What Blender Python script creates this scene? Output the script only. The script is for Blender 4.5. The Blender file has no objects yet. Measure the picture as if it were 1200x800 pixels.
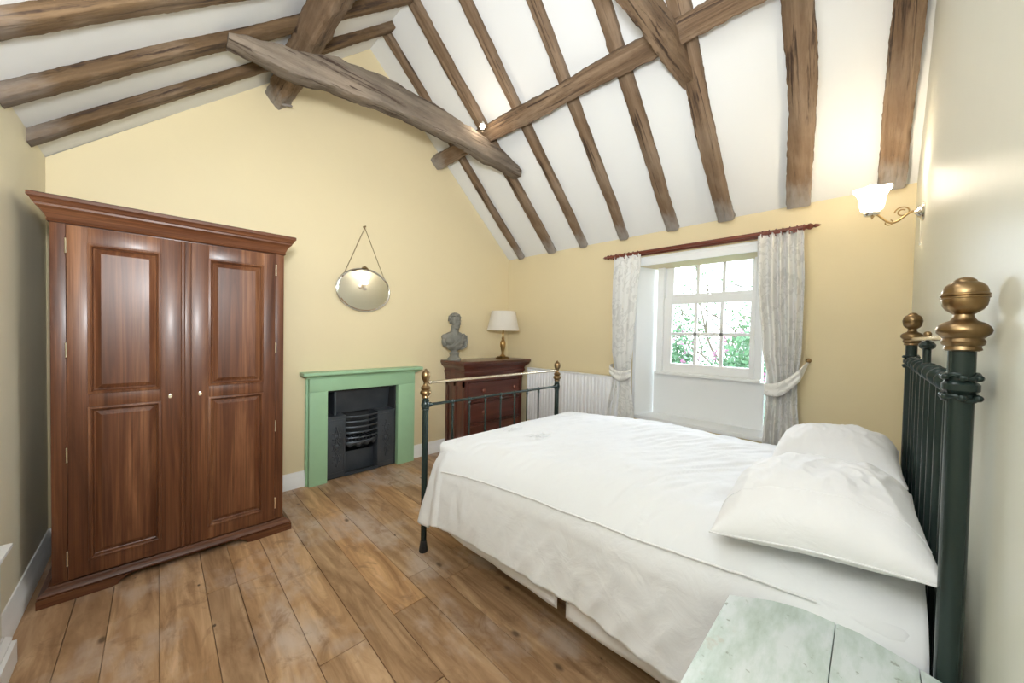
import bpy, bmesh, math, random
from mathutils import Vector, Matrix, noise
random.seed(7)
SC = bpy.context.scene
COL = SC.collection
PI = math.pi
XL, XR, YN, YF, HE, HR, XM = -0.47, 3.315, -0.17, 3.43, 2.33, 4.03, 1.43   # room limits, eave, ridge
KR = (HR-HE)/(XR-XM)
KL = (HR-HE)/(XM-XL)

# ------------------------------------------------------------------ materials
MATS = {}
def newmat(name):
    m = bpy.data.materials.new(name); m.use_nodes = True
    nt = m.node_tree; b = nt.nodes['Principled BSDF']
    return m, nt, b
def N(nt, t, **kw):
    n = nt.nodes.new(t)
    for k, v in kw.items():
        if hasattr(n, k): setattr(n, k, v)
        else: n.inputs[k].default_value = v
    return n
def coords(nt, scale=(1,1,1), kind='Object', rot=(0,0,0)):
    tc = nt.nodes.new('ShaderNodeTexCoord'); mp = nt.nodes.new('ShaderNodeMapping')
    mp.inputs['Scale'].default_value = scale; mp.inputs['Rotation'].default_value = rot
    nt.links.new(tc.outputs[kind], mp.inputs['Vector']); return mp.outputs['Vector']
def ramp(nt, fac, stops):
    r = nt.nodes.new('ShaderNodeValToRGB'); e = r.color_ramp.elements
    while len(e) < len(stops): e.new(0.5)
    for i, (p, c) in enumerate(stops):
        e[i].position = p; e[i].color = (*c, 1)
    nt.links.new(fac, r.inputs['Fac']); return r.outputs['Color']
def mix(nt, fac, a, b, mode='MIX'):
    m = nt.nodes.new('ShaderNodeMix'); m.data_type = 'RGBA'; m.blend_type = mode
    if isinstance(fac, (int, float)): m.inputs[0].default_value = fac
    else: nt.links.new(fac, m.inputs[0])
    for i, v in ((6, a), (7, b)):
        if isinstance(v, tuple): m.inputs[i].default_value = (*v, 1)
        else: nt.links.new(v, m.inputs[i])
    return m.outputs[2]
def bump(nt, b, h, strength, dist=0.01, prev=None):
    n = nt.nodes.new('ShaderNodeBump'); n.inputs['Strength'].default_value = strength
    n.inputs['Distance'].default_value = dist
    nt.links.new(h, n.inputs['Height'])
    if prev: nt.links.new(prev, n.inputs['Normal'])
    nt.links.new(n.outputs['Normal'], b.inputs['Normal']); return n.outputs['Normal']
def noise_tex(nt, vec, scale, detail=4, rough=0.55, dist=0.0):
    n = nt.nodes.new('ShaderNodeTexNoise'); n.inputs['Scale'].default_value = scale
    n.inputs['Detail'].default_value = detail; n.inputs['Roughness'].default_value = rough
    n.inputs['Distortion'].default_value = dist
    nt.links.new(vec, n.inputs['Vector']); return n.outputs['Fac']

def plain(name, col, rough=0.5, metal=0.0, bscale=0, bstr=0.1, var=0.0, spec=None):
    m, nt, b = newmat(name)
    b.inputs['Base Color'].default_value = (*col, 1); b.inputs['Roughness'].default_value = rough
    b.inputs['Metallic'].default_value = metal
    if spec is not None: b.inputs['Specular IOR Level'].default_value = spec
    v = coords(nt)
    if var > 0:
        f = noise_tex(nt, v, 6, 5)
        c = ramp(nt, f, [(0.3, tuple(max(0, x*(1-var)) for x in col)), (0.7, tuple(min(1, x*(1+var*.6)) for x in col))])
        nt.links.new(c, b.inputs['Base Color'])
    if bscale:
        bump(nt, b, noise_tex(nt, v, bscale, 6), bstr, 0.004)
    MATS[name] = m; return m

def paint_wall(name, col, rough=0.55):
    m, nt, b = newmat(name)
    v = coords(nt)
    f = noise_tex(nt, v, 1.3, 4, 0.5)
    c = ramp(nt, f, [(0.3, tuple(x*0.97 for x in col)), (0.75, col)])
    nt.links.new(c, b.inputs['Base Color']); b.inputs['Roughness'].default_value = rough
    b.inputs['Specular IOR Level'].default_value = 0.35
    p = bump(nt, b, noise_tex(nt, v, 2.2, 3), 0.25, 0.03)
    bump(nt, b, noise_tex(nt, v, 60, 4), 0.08, 0.003, p)
    MATS[name] = m; return m

def wood(name, dark, mid, light, axis='Z', rough=0.4, gs=1.0, bstr=0.08, coat=0.0, knots=False):
    m, nt, b = newmat(name)
    sc = {'X': (0.35, 6, 6), 'Y': (6, 0.35, 6), 'Z': (6, 6, 0.35)}[axis]
    v = coords(nt, tuple(s*gs for s in sc))
    f = noise_tex(nt, v, 2.2, 8, 0.6, 1.2)
    c = ramp(nt, f, [(0.28, dark), (0.5, mid), (0.74, light)])
    v2 = coords(nt, tuple(s*gs*(1 if s < 1 else 5) for s in sc))
    g = noise_tex(nt, v2, 4, 6, 0.7)
    c2 = mix(nt, ramp(nt, g, [(0.35, (1,)*3), (0.62, (0,)*3)]), c, dark)
    c3 = mix(nt, 0.65, c, c2)
    nt.links.new(c3, b.inputs['Base Color']); b.inputs['Roughness'].default_value = rough
    if coat: b.inputs['Coat Weight'].default_value = coat; b.inputs['Coat Roughness'].default_value = 0.18
    bump(nt, b, g, bstr, 0.002)
    MATS[name] = m; return m

def beam_mat(name, cd, cm, cl, wash=0.7):
    m, nt, b = newmat(name)
    v = coords(nt, (0.5, 7, 7)); f = noise_tex(nt, v, 2.0, 9, 0.65, 1.0)
    c = ramp(nt, f, [(0.25, cd), (0.48, cm), (0.75, cl)])
    vp = coords(nt, (1, 2, 2)); pf = noise_tex(nt, vp, 2.3, 5, 0.6)
    c = mix(nt, ramp(nt, pf, [(0.48, (0,)*3), (0.72, (0.45,)*3)]), c, (0.34, 0.26, 0.19))
    # fine dark cracks along the length
    v2 = coords(nt, (0.9, 22, 22)); g = noise_tex(nt, v2, 1.6, 6, 0.6, 0.6)
    cr = ramp(nt, g, [(0.35, (1,)*3), (0.43, (0,)*3)])
    c = mix(nt, cr, c, (0.05, 0.03, 0.02))
    # whitewash residue at the eave end (local x near 0)
    tc = nt.nodes.new('ShaderNodeTexCoord'); sx = nt.nodes.new('ShaderNodeSeparateXYZ')
    nt.links.new(tc.outputs['Object'], sx.inputs[0])
    nn = noise_tex(nt, coords(nt, (3, 9, 9)), 3, 5)
    ma = nt.nodes.new('ShaderNodeMath'); ma.operation = 'MULTIPLY_ADD'; ma.inputs[1].default_value = 0.35
    nt.links.new(nn, ma.inputs[0]); nt.links.new(sx.outputs['X'], ma.inputs[2])
    wf = ramp(nt, ma.outputs[0], [(0.22, (wash,)*3), (0.40, (0,)*3)])
    c = mix(nt, wf, c, (0.36, 0.34, 0.32))
    nt.links.new(c, b.inputs['Base Color']); b.inputs['Roughness'].default_value = 0.75
    b.inputs['Specular IOR Level'].default_value = 0.25
    p = bump(nt, b, g, 0.9, 0.012)
    bump(nt, b, f, 0.5, 0.015, p)
    MATS[name] = m; return m

paint_wall('wall_cream', (0.77, 0.655, 0.42))
paint_wall('wall_soft_cream', (0.79, 0.73, 0.55), 0.45)
paint_wall('wall_pale', (0.72, 0.72, 0.62), 0.36)
paint_wall('ceiling_white', (0.80, 0.805, 0.80), 0.8)
plain('trim_white', (0.90, 0.90, 0.89), 0.4)
plain('reveal_white', (0.90, 0.91, 0.91), 0.5)
beam_mat('oak_beam', (0.065, 0.038, 0.02), (0.165, 0.105, 0.062), (0.31, 0.215, 0.14))
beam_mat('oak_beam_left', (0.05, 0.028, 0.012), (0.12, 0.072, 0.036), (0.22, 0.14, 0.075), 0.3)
beam_mat('oak_beam_grey', (0.07, 0.052, 0.037), (0.15, 0.118, 0.09), (0.25, 0.205, 0.16), 0.0)
MD, MM, ML = (0.05, 0.016, 0.007), (0.145, 0.053, 0.022), (0.28, 0.125, 0.056)
wood('mahogany_v', MD, MM, ML, 'Z', 0.36, 1, 0.05, 0.06)
wood('mahogany_h', MD, MM, ML, 'X', 0.36, 1, 0.05, 0.06)
for k_ in ('mahogany_v', 'mahogany_h'): MATS[k_].node_tree.nodes['Principled BSDF'].inputs['Specular IOR Level'].default_value = 0.3
RD, RM, RL = (0.05, 0.013, 0.009), (0.115, 0.030, 0.020), (0.20, 0.060, 0.038)
wood('red_mahogany_h', RD, RM, RL, 'X', 0.28, 1, 0.04, 0.4)
wood('red_mahogany_v', RD, RM, RL, 'Z', 0.28, 1, 0.04, 0.4)
wood('pole_wood', (0.10, 0.02, 0.01), (0.21, 0.05, 0.025), (0.3, 0.09, 0.045), 'Y', 0.35, 1, 0.03, 0.2)
plain('green_paint', (0.34, 0.55, 0.34), 0.38, 0, 25, 0.05, 0.06)
plain('cast_iron', (0.085, 0.098, 0.115), 0.36, 0.5, 80, 0.2, 0.2)
plain('soot', (0.03, 0.032, 0.034), 0.85, 0, 40, 0.3, 0.3)
plain('brass', (0.45, 0.29, 0.12), 0.3, 1.0, 0, 0, 0.15)
plain('old_brass', (0.27, 0.18, 0.09), 0.32, 1.0, 30, 0.05, 0.25)
plain('bright_brass', (0.82, 0.74, 0.58), 0.25, 1.0)
plain('green_iron', (0.02, 0.034, 0.031), 0.25, 0.25, 90, 0.05)
plain('chrome', (0.7, 0.68, 0.64), 0.15, 1.0)
plain('rubber', (0.02, 0.02, 0.02), 0.6)
plain('stone_grey', (0.22, 0.215, 0.185), 0.7, 0, 60, 0.2, 0.3)
plain('radiator_white', (0.84, 0.85, 0.87), 0.35)
plain('bark', (0.16, 0.13, 0.10), 0.9, 0, 20, 0.4, 0.4)
plain('leaf_green', (0.09, 0.21, 0.10), 0.6, 0, 0, 0, 0.3)
plain('leaf_pale', (0.10, 0.20, 0.09), 0.6, 0, 0, 0, 0.3)
plain('blossom_pink', (0.34, 0.12, 0.24), 0.6, 0, 0, 0, 0.2)
plain('lawn', (0.16, 0.28, 0.08), 0.9, 0, 30, 0.4, 0.3)
plain('cord_white', (0.75, 0.72, 0.65), 0.6)

def cloth(name, col, wr=0.35, weave=900, pattern=False, sss=0.0):
    m, nt, b = newmat(name)
    b.inputs['Base Color'].default_value = (*col, 1); b.inputs['Roughness'].default_value = 0.85
    b.inputs['Specular IOR Level'].default_value = 0.2
    b.inputs['Sheen Weight'].default_value = 0.15
    v = coords(nt)
    if pattern:
        vo = nt.nodes.new('ShaderNodeTexVoronoi'); vo.feature = 'SMOOTH_F1'; vo.inputs['Scale'].default_value = 6
        nd = noise_tex(nt, v, 5, 3); 
        vm = nt.nodes.new('ShaderNodeVectorMath'); vm.operation = 'ADD'
        cb = nt.nodes.new('ShaderNodeCombineXYZ'); nt.links.new(nd, cb.inputs[0]); nt.links.new(nd, cb.inputs[2])
        nt.links.new(v, vm.inputs[0]); nt.links.new(cb.outputs[0], vm.inputs[1]); nt.links.new(vm.outputs[0], vo.inputs['Vector'])
        s = nt.nodes.new('ShaderNodeMath'); s.operation = 'SINE'
        s2 = nt.nodes.new('ShaderNodeMath'); s2.operation = 'MULTIPLY'; s2.inputs[1].default_value = 22
        nt.links.new(vo.outputs['Distance'], s2.inputs[0]); nt.links.new(s2.outputs[0], s.inputs[0])
        c = ramp(nt, s.outputs[0], [(0.35, col), (0.6, tuple(x*0.86 for x in col))])
        nt.links.new(c, b.inputs['Base Color'])
    p = bump(nt, b, noise_tex(nt, coords(nt, (1, 1, 1)), 9, 5, 0.5, 0.5), wr, 0.015)
    bump(nt, b, noise_tex(nt, v, weave, 2), 0.05, 0.001, p)
    MATS[name] = m; return m
cloth('linen_white', (0.76, 0.775, 0.80), 0.45)
cloth('pillow_white', (0.78, 0.785, 0.80), 0.45)
cloth('valance_white', (0.78, 0.78, 0.80), 0.3)
cloth('curtain_fabric', (0.83, 0.82, 0.79), 0.15, pattern=True)
def shade_mat(name, col, em, es, trans=0.5):
    m, nt, b = newmat(name)
    out = nt.nodes['Material Output']
    d = N(nt, 'ShaderNodeBsdfDiffuse'); d.inputs[0].default_value = (*col, 1)
    t = N(nt, 'ShaderNodeBsdfTranslucent'); t.inputs[0].default_value = (*col, 1)
    mx = N(nt, 'ShaderNodeMixShader'); mx.inputs[0].default_value = trans
    nt.links.new(d.outputs[0], mx.inputs[1]); nt.links.new(t.outputs[0], mx.inputs[2])
    if es:
        e = N(nt, 'ShaderNodeEmission'); e.inputs[0].default_value = (*em, 1); e.inputs[1].default_value = es
        ad = N(nt, 'ShaderNodeAddShader'); nt.links.new(mx.outputs[0], ad.inputs[0]); nt.links.new(e.outputs[0], ad.inputs[1])
        nt.links.new(ad.outputs[0], out.inputs[0])
    else: nt.links.new(mx.outputs[0], out.inputs[0])
    MATS[name] = m
shade_mat('lampshade_cream', (0.93, 0.90, 0.85), (1, 0.9, 0.75), 0, 0.4)
shade_mat('lit_glass', (0.9, 0.88, 0.85), (1.0, 0.93, 0.82), 1.6, 0.5)
m, nt, b = newmat('bulb_glow'); b.inputs['Emission Color'].default_value = (1, 0.9, 0.75, 1); b.inputs['Emission Strength'].default_value = 25; MATS['bulb_glow'] = m
m, nt, b = newmat('mirror_glass'); b.inputs['Metallic'].default_value = 1; b.inputs['Roughness'].default_value = 0.03; b.inputs['Base Color'].default_value = (0.92, 0.92, 0.9, 1); MATS['mirror_glass'] = m
# clear window glass: thin, lets light straight through with a fresnel reflection
m, nt, b = newmat('clear_glass'); out = nt.nodes['Material Output']; nt.nodes.remove(b)
tr = N(nt, 'ShaderNodeBsdfTransparent'); gl = N(nt, 'ShaderNodeBsdfGlossy'); gl.inputs['Roughness'].default_value = 0.02
fr = N(nt, 'ShaderNodeFresnel'); fr.inputs[0].default_value = 1.45
mx = N(nt, 'ShaderNodeMixShader'); nt.links.new(fr.outputs[0], mx.inputs[0]); nt.links.new(tr.outputs[0], mx.inputs[1]); nt.links.new(gl.outputs[0], mx.inputs[2]); nt.links.new(mx.outputs[0], out.inputs[0])
MATS['clear_glass'] = m

# floor boards
m, nt, b = newmat('floor_oak')
at = nt.nodes.new('ShaderNodeAttribute'); at.attribute_name = 'board'
tc = nt.nodes.new('ShaderNodeTexCoord')
ad = nt.nodes.new('ShaderNodeVectorMath'); ad.operation = 'MULTIPLY_ADD'; ad.inputs[1].default_value = (13, 37, 5)
nt.links.new(at.outputs['Color'], ad.inputs[0]); nt.links.new(tc.outputs['Object'], ad.inputs[2])
mp = nt.nodes.new('ShaderNodeMapping'); mp.inputs['Scale'].default_value = (7, 0.8, 1); nt.links.new(ad.outputs[0], mp.inputs['Vector'])
f = noise_tex(nt, mp.outputs[0], 1.6, 8, 0.6, 1.6)
c = ramp(nt, f, [(0.30, (0.30, 0.18, 0.095)), (0.45, (0.47, 0.31, 0.18)), (0.57, (0.60, 0.42, 0.26)), (0.70, (0.74, 0.55, 0.36))])
# per-board tint
sp = nt.nodes.new('ShaderNodeSeparateColor'); nt.links.new(at.outputs['Color'], sp.inputs[0])
tint = ramp(nt, sp.outputs[0], [(0.0, (0.74, 0.66, 0.60)), (0.35, (0.98, 0.90, 0.84)), (0.7, (1.0, 0.84, 0.68)), (1.0, (0.80, 0.78, 0.80))])
c = mix(nt, 1.0, c, tint, 'MULTIPLY')
# bleached, worn patches
wf = noise_tex(nt, coords(nt, (2.2, 1.2, 1)), 1.5, 6, 0.6)
c = mix(nt, ramp(nt, wf, [(0.50, (0,)*3), (0.66, (0.8,)*3)]), c, (0.62, 0.51, 0.44))
w2 = noise_tex(nt, coords(nt, (3.5, 2.2, 1)), 2.4, 8, 0.7, 0.6)
c = mix(nt, ramp(nt, w2, [(0.32, (0.7,)*3), (0.46, (0,)*3)]), c, (0.24, 0.13, 0.065))
# darker blotches
df = noise_tex(nt, mp.outputs[0], 0.9, 4, 0.6)
c = mix(nt, ramp(nt, df, [(0.28, (0.6,)*3), (0.45, (0,)*3)]), c, (0.22, 0.115, 0.055))
# knots
vk = nt.nodes.new('ShaderNodeTexVoronoi'); vk.inputs['Scale'].default_value = 2.2
nd = noise_tex(nt, coords(nt, (1,1,1)), 9, 3)
mk = nt.nodes.new('ShaderNodeMapping'); mk.inputs['Scale'].default_value = (2.4, 1.3, 1); nt.links.new(ad.outputs[0], mk.inputs['Vector']); nt.links.new(mk.outputs[0], vk.inputs['Vector'])
mm_ = nt.nodes.new('ShaderNodeMath'); mm_.operation = 'MULTIPLY_ADD'; mm_.inputs[1].default_value = 0.07; nt.links.new(nd, mm_.inputs[0]); nt.links.new(vk.outputs['Distance'], mm_.inputs[2])
kf = ramp(nt, mm_.outputs[0], [(0.07, (0.85,)*3), (0.125, (0,)*3)])
c = mix(nt, kf, c, (0.10, 0.055, 0.03))
vn = nt.nodes.new('ShaderNodeTexVoronoi'); vn.inputs['Scale'].default_value = 7.5; nt.links.new(coords(nt, (1, 0.6, 1)), vn.inputs['Vector'])
c = mix(nt, ramp(nt, vn.outputs['Distance'], [(0.035, (0.9,)*3), (0.055, (0,)*3)]), c, (0.07, 0.04, 0.025))
nt.links.new(c, b.inputs['Base Color'])
b.inputs['Roughness'].default_value = 0.42; b.inputs['Specular IOR Level'].default_value = 0.4
p = bump(nt, b, f, 0.12, 0.004); bump(nt, b, wf, 0.15, 0.01, p)
MATS['floor_oak'] = m

# painted table top with worn patches
m, nt, b = newmat('mint_paint')
v = coords(nt, (1, 3, 1)); f = noise_tex(nt, v, 5, 8, 0.65)
c = ramp(nt, f, [(0.32, (0.42, 0.50, 0.44)), (0.46, (0.54, 0.62, 0.58)), (0.58, (0.66, 0.71, 0.71))])
g = noise_tex(nt, coords(nt, (1.2, 1, 1)), 7, 6, 0.7)
c = mix(nt, ramp(nt, g, [(0.60, (0,)*3), (0.74, (0.65,)*3)]), c, (0.46, 0.33, 0.24))
sf = noise_tex(nt, coords(nt, (1, 1, 1)), 38, 4, 0.6)
c = mix(nt, ramp(nt, sf, [(0.64, (0,)*3), (0.70, (0.7,)*3)]), c, (0.22, 0.26, 0.20))
nt.links.new(c, b.inputs['Base Color']); b.inputs['Roughness'].default_value = 0.35
bump(nt, b, f, 0.15, 0.003); MATS['mint_paint'] = m

# ------------------------------------------------------------------ mesh helpers
def NB(): return bmesh.new()
def box(bm, x0, x1, y0, y1, z0, z1, bev=0.0, seg=2):
    vs = [bm.verts.new((x, y, z)) for x in (x0, x1) for y in (y0, y1) for z in (z0, z1)]
    F = [(0,1,3,2),(4,6,7,5),(0,4,5,1),(2,3,7,6),(0,2,6,4),(1,5,7,3)]
    fs = [bm.faces.new([vs[i] for i in f]) for f in F]
    if bev > 0:
        es = list({e for f in fs for e in f.edges})
        bmesh.ops.bevel(bm, geom=es, offset=min(bev, 0.45*min(abs(x1-x0), abs(y1-y0), abs(z1-z0))), segments=seg, affect='EDGES', profile=0.6)
def lathe(bm, prof, cx=0, cy=0, seg=32, z0=0, mat=None):
    """prof: list of (r, z); closes both ends"""
    rings = []
    for r, z in prof:
        ring = []
        for i in range(seg):
            a = 2*PI*i/seg; p = Vector((cx+r*math.cos(a), cy+r*math.sin(a), z0+z))
            if mat: p = mat @ p
            ring.append(bm.verts.new(p))
        rings.append(ring)
    for a, b in zip(rings, rings[1:]):
        for i in range(seg):
            j = (i+1) % seg; bm.faces.new((a[i], a[j], b[j], b[i]))
    bm.faces.new(list(reversed(rings[0]))); bm.faces.new(rings[-1])
def tube(bm, pts, r, seg=12, closed=False):
    pts = [Vector(p) for p in pts]; n = len(pts)
    rs = r if isinstance(r, (list, tuple)) else [r]*n
    T = []
    for i in range(n):
        if closed: t = pts[(i+1) % n]-pts[i-1]
        else: t = pts[min(i+1, n-1)]-pts[max(i-1, 0)]
        T.append(t.normalized())
    up = Vector((0, 0, 1)) if abs(T[0].z) < 0.9 else Vector((1, 0, 0))
    nrm = (up-T[0]*up.dot(T[0])).normalized(); rings = []
    for i in range(n):
        nrm = (nrm-T[i]*nrm.dot(T[i])).normalized(); bn = T[i].cross(nrm)
        rings.append([bm.verts.new(pts[i]+(nrm*math.cos(2*PI*k/seg)+bn*math.sin(2*PI*k/seg))*rs[i]) for k in range(seg)])
    for i in range(n if closed else n-1):
        a, b = rings[i], rings[(i+1) % n]
        for k in range(seg):
            j = (k+1) % seg; bm.faces.new((a[k], a[j], b[j], b[k]))
    if not closed:
        bm.faces.new(list(reversed(rings[0]))); bm.faces.new(rings[-1])
def grid(bm, P, closed_u=False):
    V = [[bm.verts.new(p) for p in row] for row in P]
    n, m_ = len(V), len(V[0])
    for i in range(n-1):
        for j in range(m_ if closed_u else m_-1):
            k = (j+1) % m_
            bm.faces.new((V[i][j], V[i][k], V[i+1][k], V[i+1][j]))
    return V
def rings_rect(bm, x0, x1, yb, yf, prof, cap=True):
    """mitred moulding round left, front and right of a footprint; prof (out, z)"""
    R = []
    for o, z in prof:
        R.append([bm.verts.new(p) for p in ((x0-o, yb, z), (x1+o, yb, z), (x1+o, yf-o, z), (x0-o, yf-o, z))])
    for a, b in zip(R, R[1:]):
        for i in range(4):
            j = (i+1) % 4; bm.faces.new((a[i], a[j], b[j], b[i]))
    if cap: bm.faces.new(list(reversed(R[0]))); bm.faces.new(R[-1])
def panel(bm, x0, x1, z0, z1, prof, T=None):
    """nested rectangles facing -Y: prof (inset, y)"""
    R = []
    for o, y in prof:
        ps = [(x0+o, y, z0+o), (x1-o, y, z0+o), (x1-o, y, z1-o), (x0+o, y, z1-o)]
        R.append([bm.verts.new(T @ Vector(p) if T else p) for p in ps])
    for a, b in zip(R, R[1:]):
        for i in range(4):
            j = (i+1) % 4; bm.faces.new((a[i], a[j], b[j], b[i]))
    bm.faces.new(R[-1])
def sphere(bm, c, r, sx=1, sy=1, sz=1, u=16, v=10, rot=None):
    usphere(bm, Matrix.Translation(c) @ (rot if rot else Matrix.Identity(4)) @ Matrix.Diagonal((sx, sy, sz, 1)), r, u, v)
def usphere(bm, mt, r, u=16, v=10):
    top = bm.verts.new(mt @ Vector((0, 0, r))); bot = bm.verts.new(mt @ Vector((0, 0, -r)))
    R = [[bm.verts.new(mt @ Vector((r*math.sin(PI*i/v)*math.cos(2*PI*k/u), r*math.sin(PI*i/v)*math.sin(2*PI*k/u), r*math.cos(PI*i/v)))) for k in range(u)] for i in range(1, v)]
    for k in range(u):
        j = (k+1) % u; bm.faces.new((top, R[0][k], R[0][j])); bm.faces.new((bot, R[-1][j], R[-1][k]))
    for a, b in zip(R, R[1:]):
        for k in range(u):
            j = (k+1) % u; bm.faces.new((a[k], b[k], b[j], a[j]))
def mesh_obj(name, bm, mat, parent=None, smooth=True, angle=40):
    bmesh.ops.remove_doubles(bm, verts=bm.verts, dist=1e-6)
    bmesh.ops.recalc_face_normals(bm, faces=bm.faces)
    me = bpy.data.meshes.new(name); bm.to_mesh(me); bm.free()
    me.materials.append(MATS[mat] if isinstance(mat, str) else mat)
    if smooth:
        me.polygons.foreach_set('use_smooth', [True]*len(me.polygons))
        me.set_sharp_from_angle(angle=math.radians(angle))
    o = bpy.data.objects.new(name, me); COL.objects.link(o)
    if parent: o.parent = parent
    return o
def tag(o, label=None, cat=None, group=None, kind=None):
    if label: o['label'] = label
    if cat: o['category'] = cat
    if group: o['group'] = group
    if kind: o['kind'] = kind
    return o
def thing(name, label, cat, loc=(0,0,0), rz=0, group=None):
    o = bpy.data.objects.new(name, None); COL.objects.link(o); o.empty_display_size = 0.1
    o.location = loc; o.rotation_euler = (0, 0, rz); return tag(o, label, cat, group)
def struct(name, bm, mat, label=None, cat=None, **k):
    o = mesh_obj(name, bm, mat, None, **k); tag(o, label, cat or name.split('_')[0], None, 'structure'); return o
def off(bm, v): bmesh.ops.translate(bm, verts=bm.verts, vec=v)

# ------------------------------------------------------------------ room shell
def planks():
    bm = NB(); lay = bm.loops.layers.color.new('board')
    r = random.Random(5)
    # base under the boards
    xs = [XL]; w = [0.177, 0.129, 0.165, 0.171, 0.125, 0.16, 0.19, 0.15, 0.175, 0.14, 0.185, 0.155, 0.16, 0.19, 0.14, 0.17, 0.18, 0.15, 0.17, 0.18, 0.16, 0.15, 0.17, 0.18]
    for q in w:
        xs.append(xs[-1]+q)
        if xs[-1] > XR: break
    xs[-1] = XR
    def board(x0, x1, y0, y1):
        g = 0.0011; n0 = len(bm.faces)
        before = set(bm.faces)
        zz = r.uniform(-0.0008, 0.0008)
        box(bm, x0+g, x1-g, y0+g, y1-g, -0.02, zz, 0.0012, 1)
        c = (r.random(), r.random(), r.random(), 1)
        for f in bm.faces:
            if f not in before:
                for l in f.loops: l[lay] = c
    for i in range(len(xs)-1):
        y = YN; cuts = [YN]
        y += r.uniform(0.5, 2.0)
        while y < YF-0.4: cuts.append(y); y += r.uniform(1.1, 2.4)
        cuts.append(YF)
        for a, b in zip(cuts, cuts[1:]): board(xs[i], xs[i+1], a, b)
    # dark subfloor seen through the gaps
    before = set(bm.faces)
    box(bm, XL, XR, YN, YF, -0.05, -0.012)
    for f in bm.faces:
        if f not in before:
            for l in f.loops: l[lay] = (0.05, 0.0, 0.0, 1)
        return struct('floor', bm, 'floor_oak', 'wide worn oak floorboards running toward the fireplace wall', 'floor')
planks()
# hearth recess and window opening
FX0, FX1, FZ = 1.05, 1.722, 0.812
WY0, WY1, WZ0, WZ1 = 0.55, 1.62, 0.585, 2.03
T = 0.28
def wall_gable(name, y0, y1, hole=None, mat='wall_cream', label=None):
    bm = NB(); up = HR+0.0
    def prism(poly):
        a = [bm.verts.new((x, y0, z)) for x, z in poly]; b = [bm.verts.new((x, y1, z)) for x, z in poly]
        bm.faces.new(a); bm.faces.new(list(reversed(b)))
        for i in range(len(poly)):
            j = (i+1) % len(poly); bm.faces.new((a[i], a[j], b[j], b[i]))
    if hole:
        hx0, hx1, hz = hole
        zl = lambda x: (HE+(x-XL)*KL) if x < XM else (HE+(XR-x)*KR)
        prism([(XL, 0), (hx0, 0), (hx0, zl(hx0)), (XL, HE)])
        prism([(hx0, hz), (hx1, hz), (hx1, zl(hx1)), (XM, HR), (hx0, zl(hx0))])
        prism([(hx1, 0), (XR, 0), (XR, HE), (hx1, zl(hx1))])
    else:
        prism([(XL, 0), (XR, 0), (XR, HE), (XM, HR), (XL, HE)])
    bmesh.ops.remove_doubles(bm, verts=bm.verts, dist=1e-5)
    return struct(name, bm, mat, label, 'wall', smooth=False)
wall_gable('wall_back', YF, YF+0.5, (FX0, FX1, FZ), 'wall_cream', 'cream gable wall with the green fireplace')
wall_gable('wall_front', YN-0.2, YN, None, 'wall_pale', 'pale painted wall behind the bed head')
bm = NB(); box(bm, XL-0.2, XL, YN-0.2, YF+0.5, 0, HE)
struct('wall_left', bm, 'wall_soft_cream', 'painted wall left of the wardrobe', 'wall', smooth=False)
bm = NB()
box(bm, XR, XR+T, YN-0.2, WY0, 0, HE); box(bm, XR, XR+T, WY1, YF+0.5, 0, HE)
box(bm, XR, XR+T, WY0, WY1, 0, WZ0); box(bm, XR, XR+T, WY0, WY1, WZ1, HE)
struct('wall_right', bm, 'wall_cream', 'cream wall around the window', 'wall', smooth=False)
# sloping plaster ceiling, two pitches
bm = NB()
P = [(XL-0.2, HE-0.2*KL), (XM, HR), (XR+T, HE-T*KR)]
Q = [(x, z+0.12) for x, z in P]
ya, yb_ = YN-0.2, YF+0.5
pl = [(P[0], P[1], Q[1], Q[0]), (P[1], P[2], Q[2], Q[1])]
# inner surface finely divided so the old plaster can undulate
for (a, b) in ((P[0], P[1]), (P[1], P[2])):
    nx, ny = 28, 40; G = []
    for i in range(nx+1):
        row = []
        for j in range(ny+1):
            t = i/nx; x = a[0]+(b[0]-a[0])*t; z = a[1]+(b[1]-a[1])*t; y = ya+(yb_-ya)*j/ny
            e = 0 if i in (0, nx) else 1
            d = 0.012*(noise.noise(Vector((x*1.4, y*1.1, z)))+0.2)*e
            row.append((x, y, z+d))
        G.append(row)
    grid(bm, G)
    A = [bm.verts.new((a[0], ya, a[1]+0.14)), bm.verts.new((b[0], ya, b[1]+0.14)), bm.verts.new((b[0], yb_, b[1]+0.14)), bm.verts.new((a[0], yb_, a[1]+0.14))]
    bm.faces.new(A)
struct('ceiling', bm, 'ceiling_white', 'white sloping plaster ceiling between the rafters', 'ceiling', angle=60)

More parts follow.
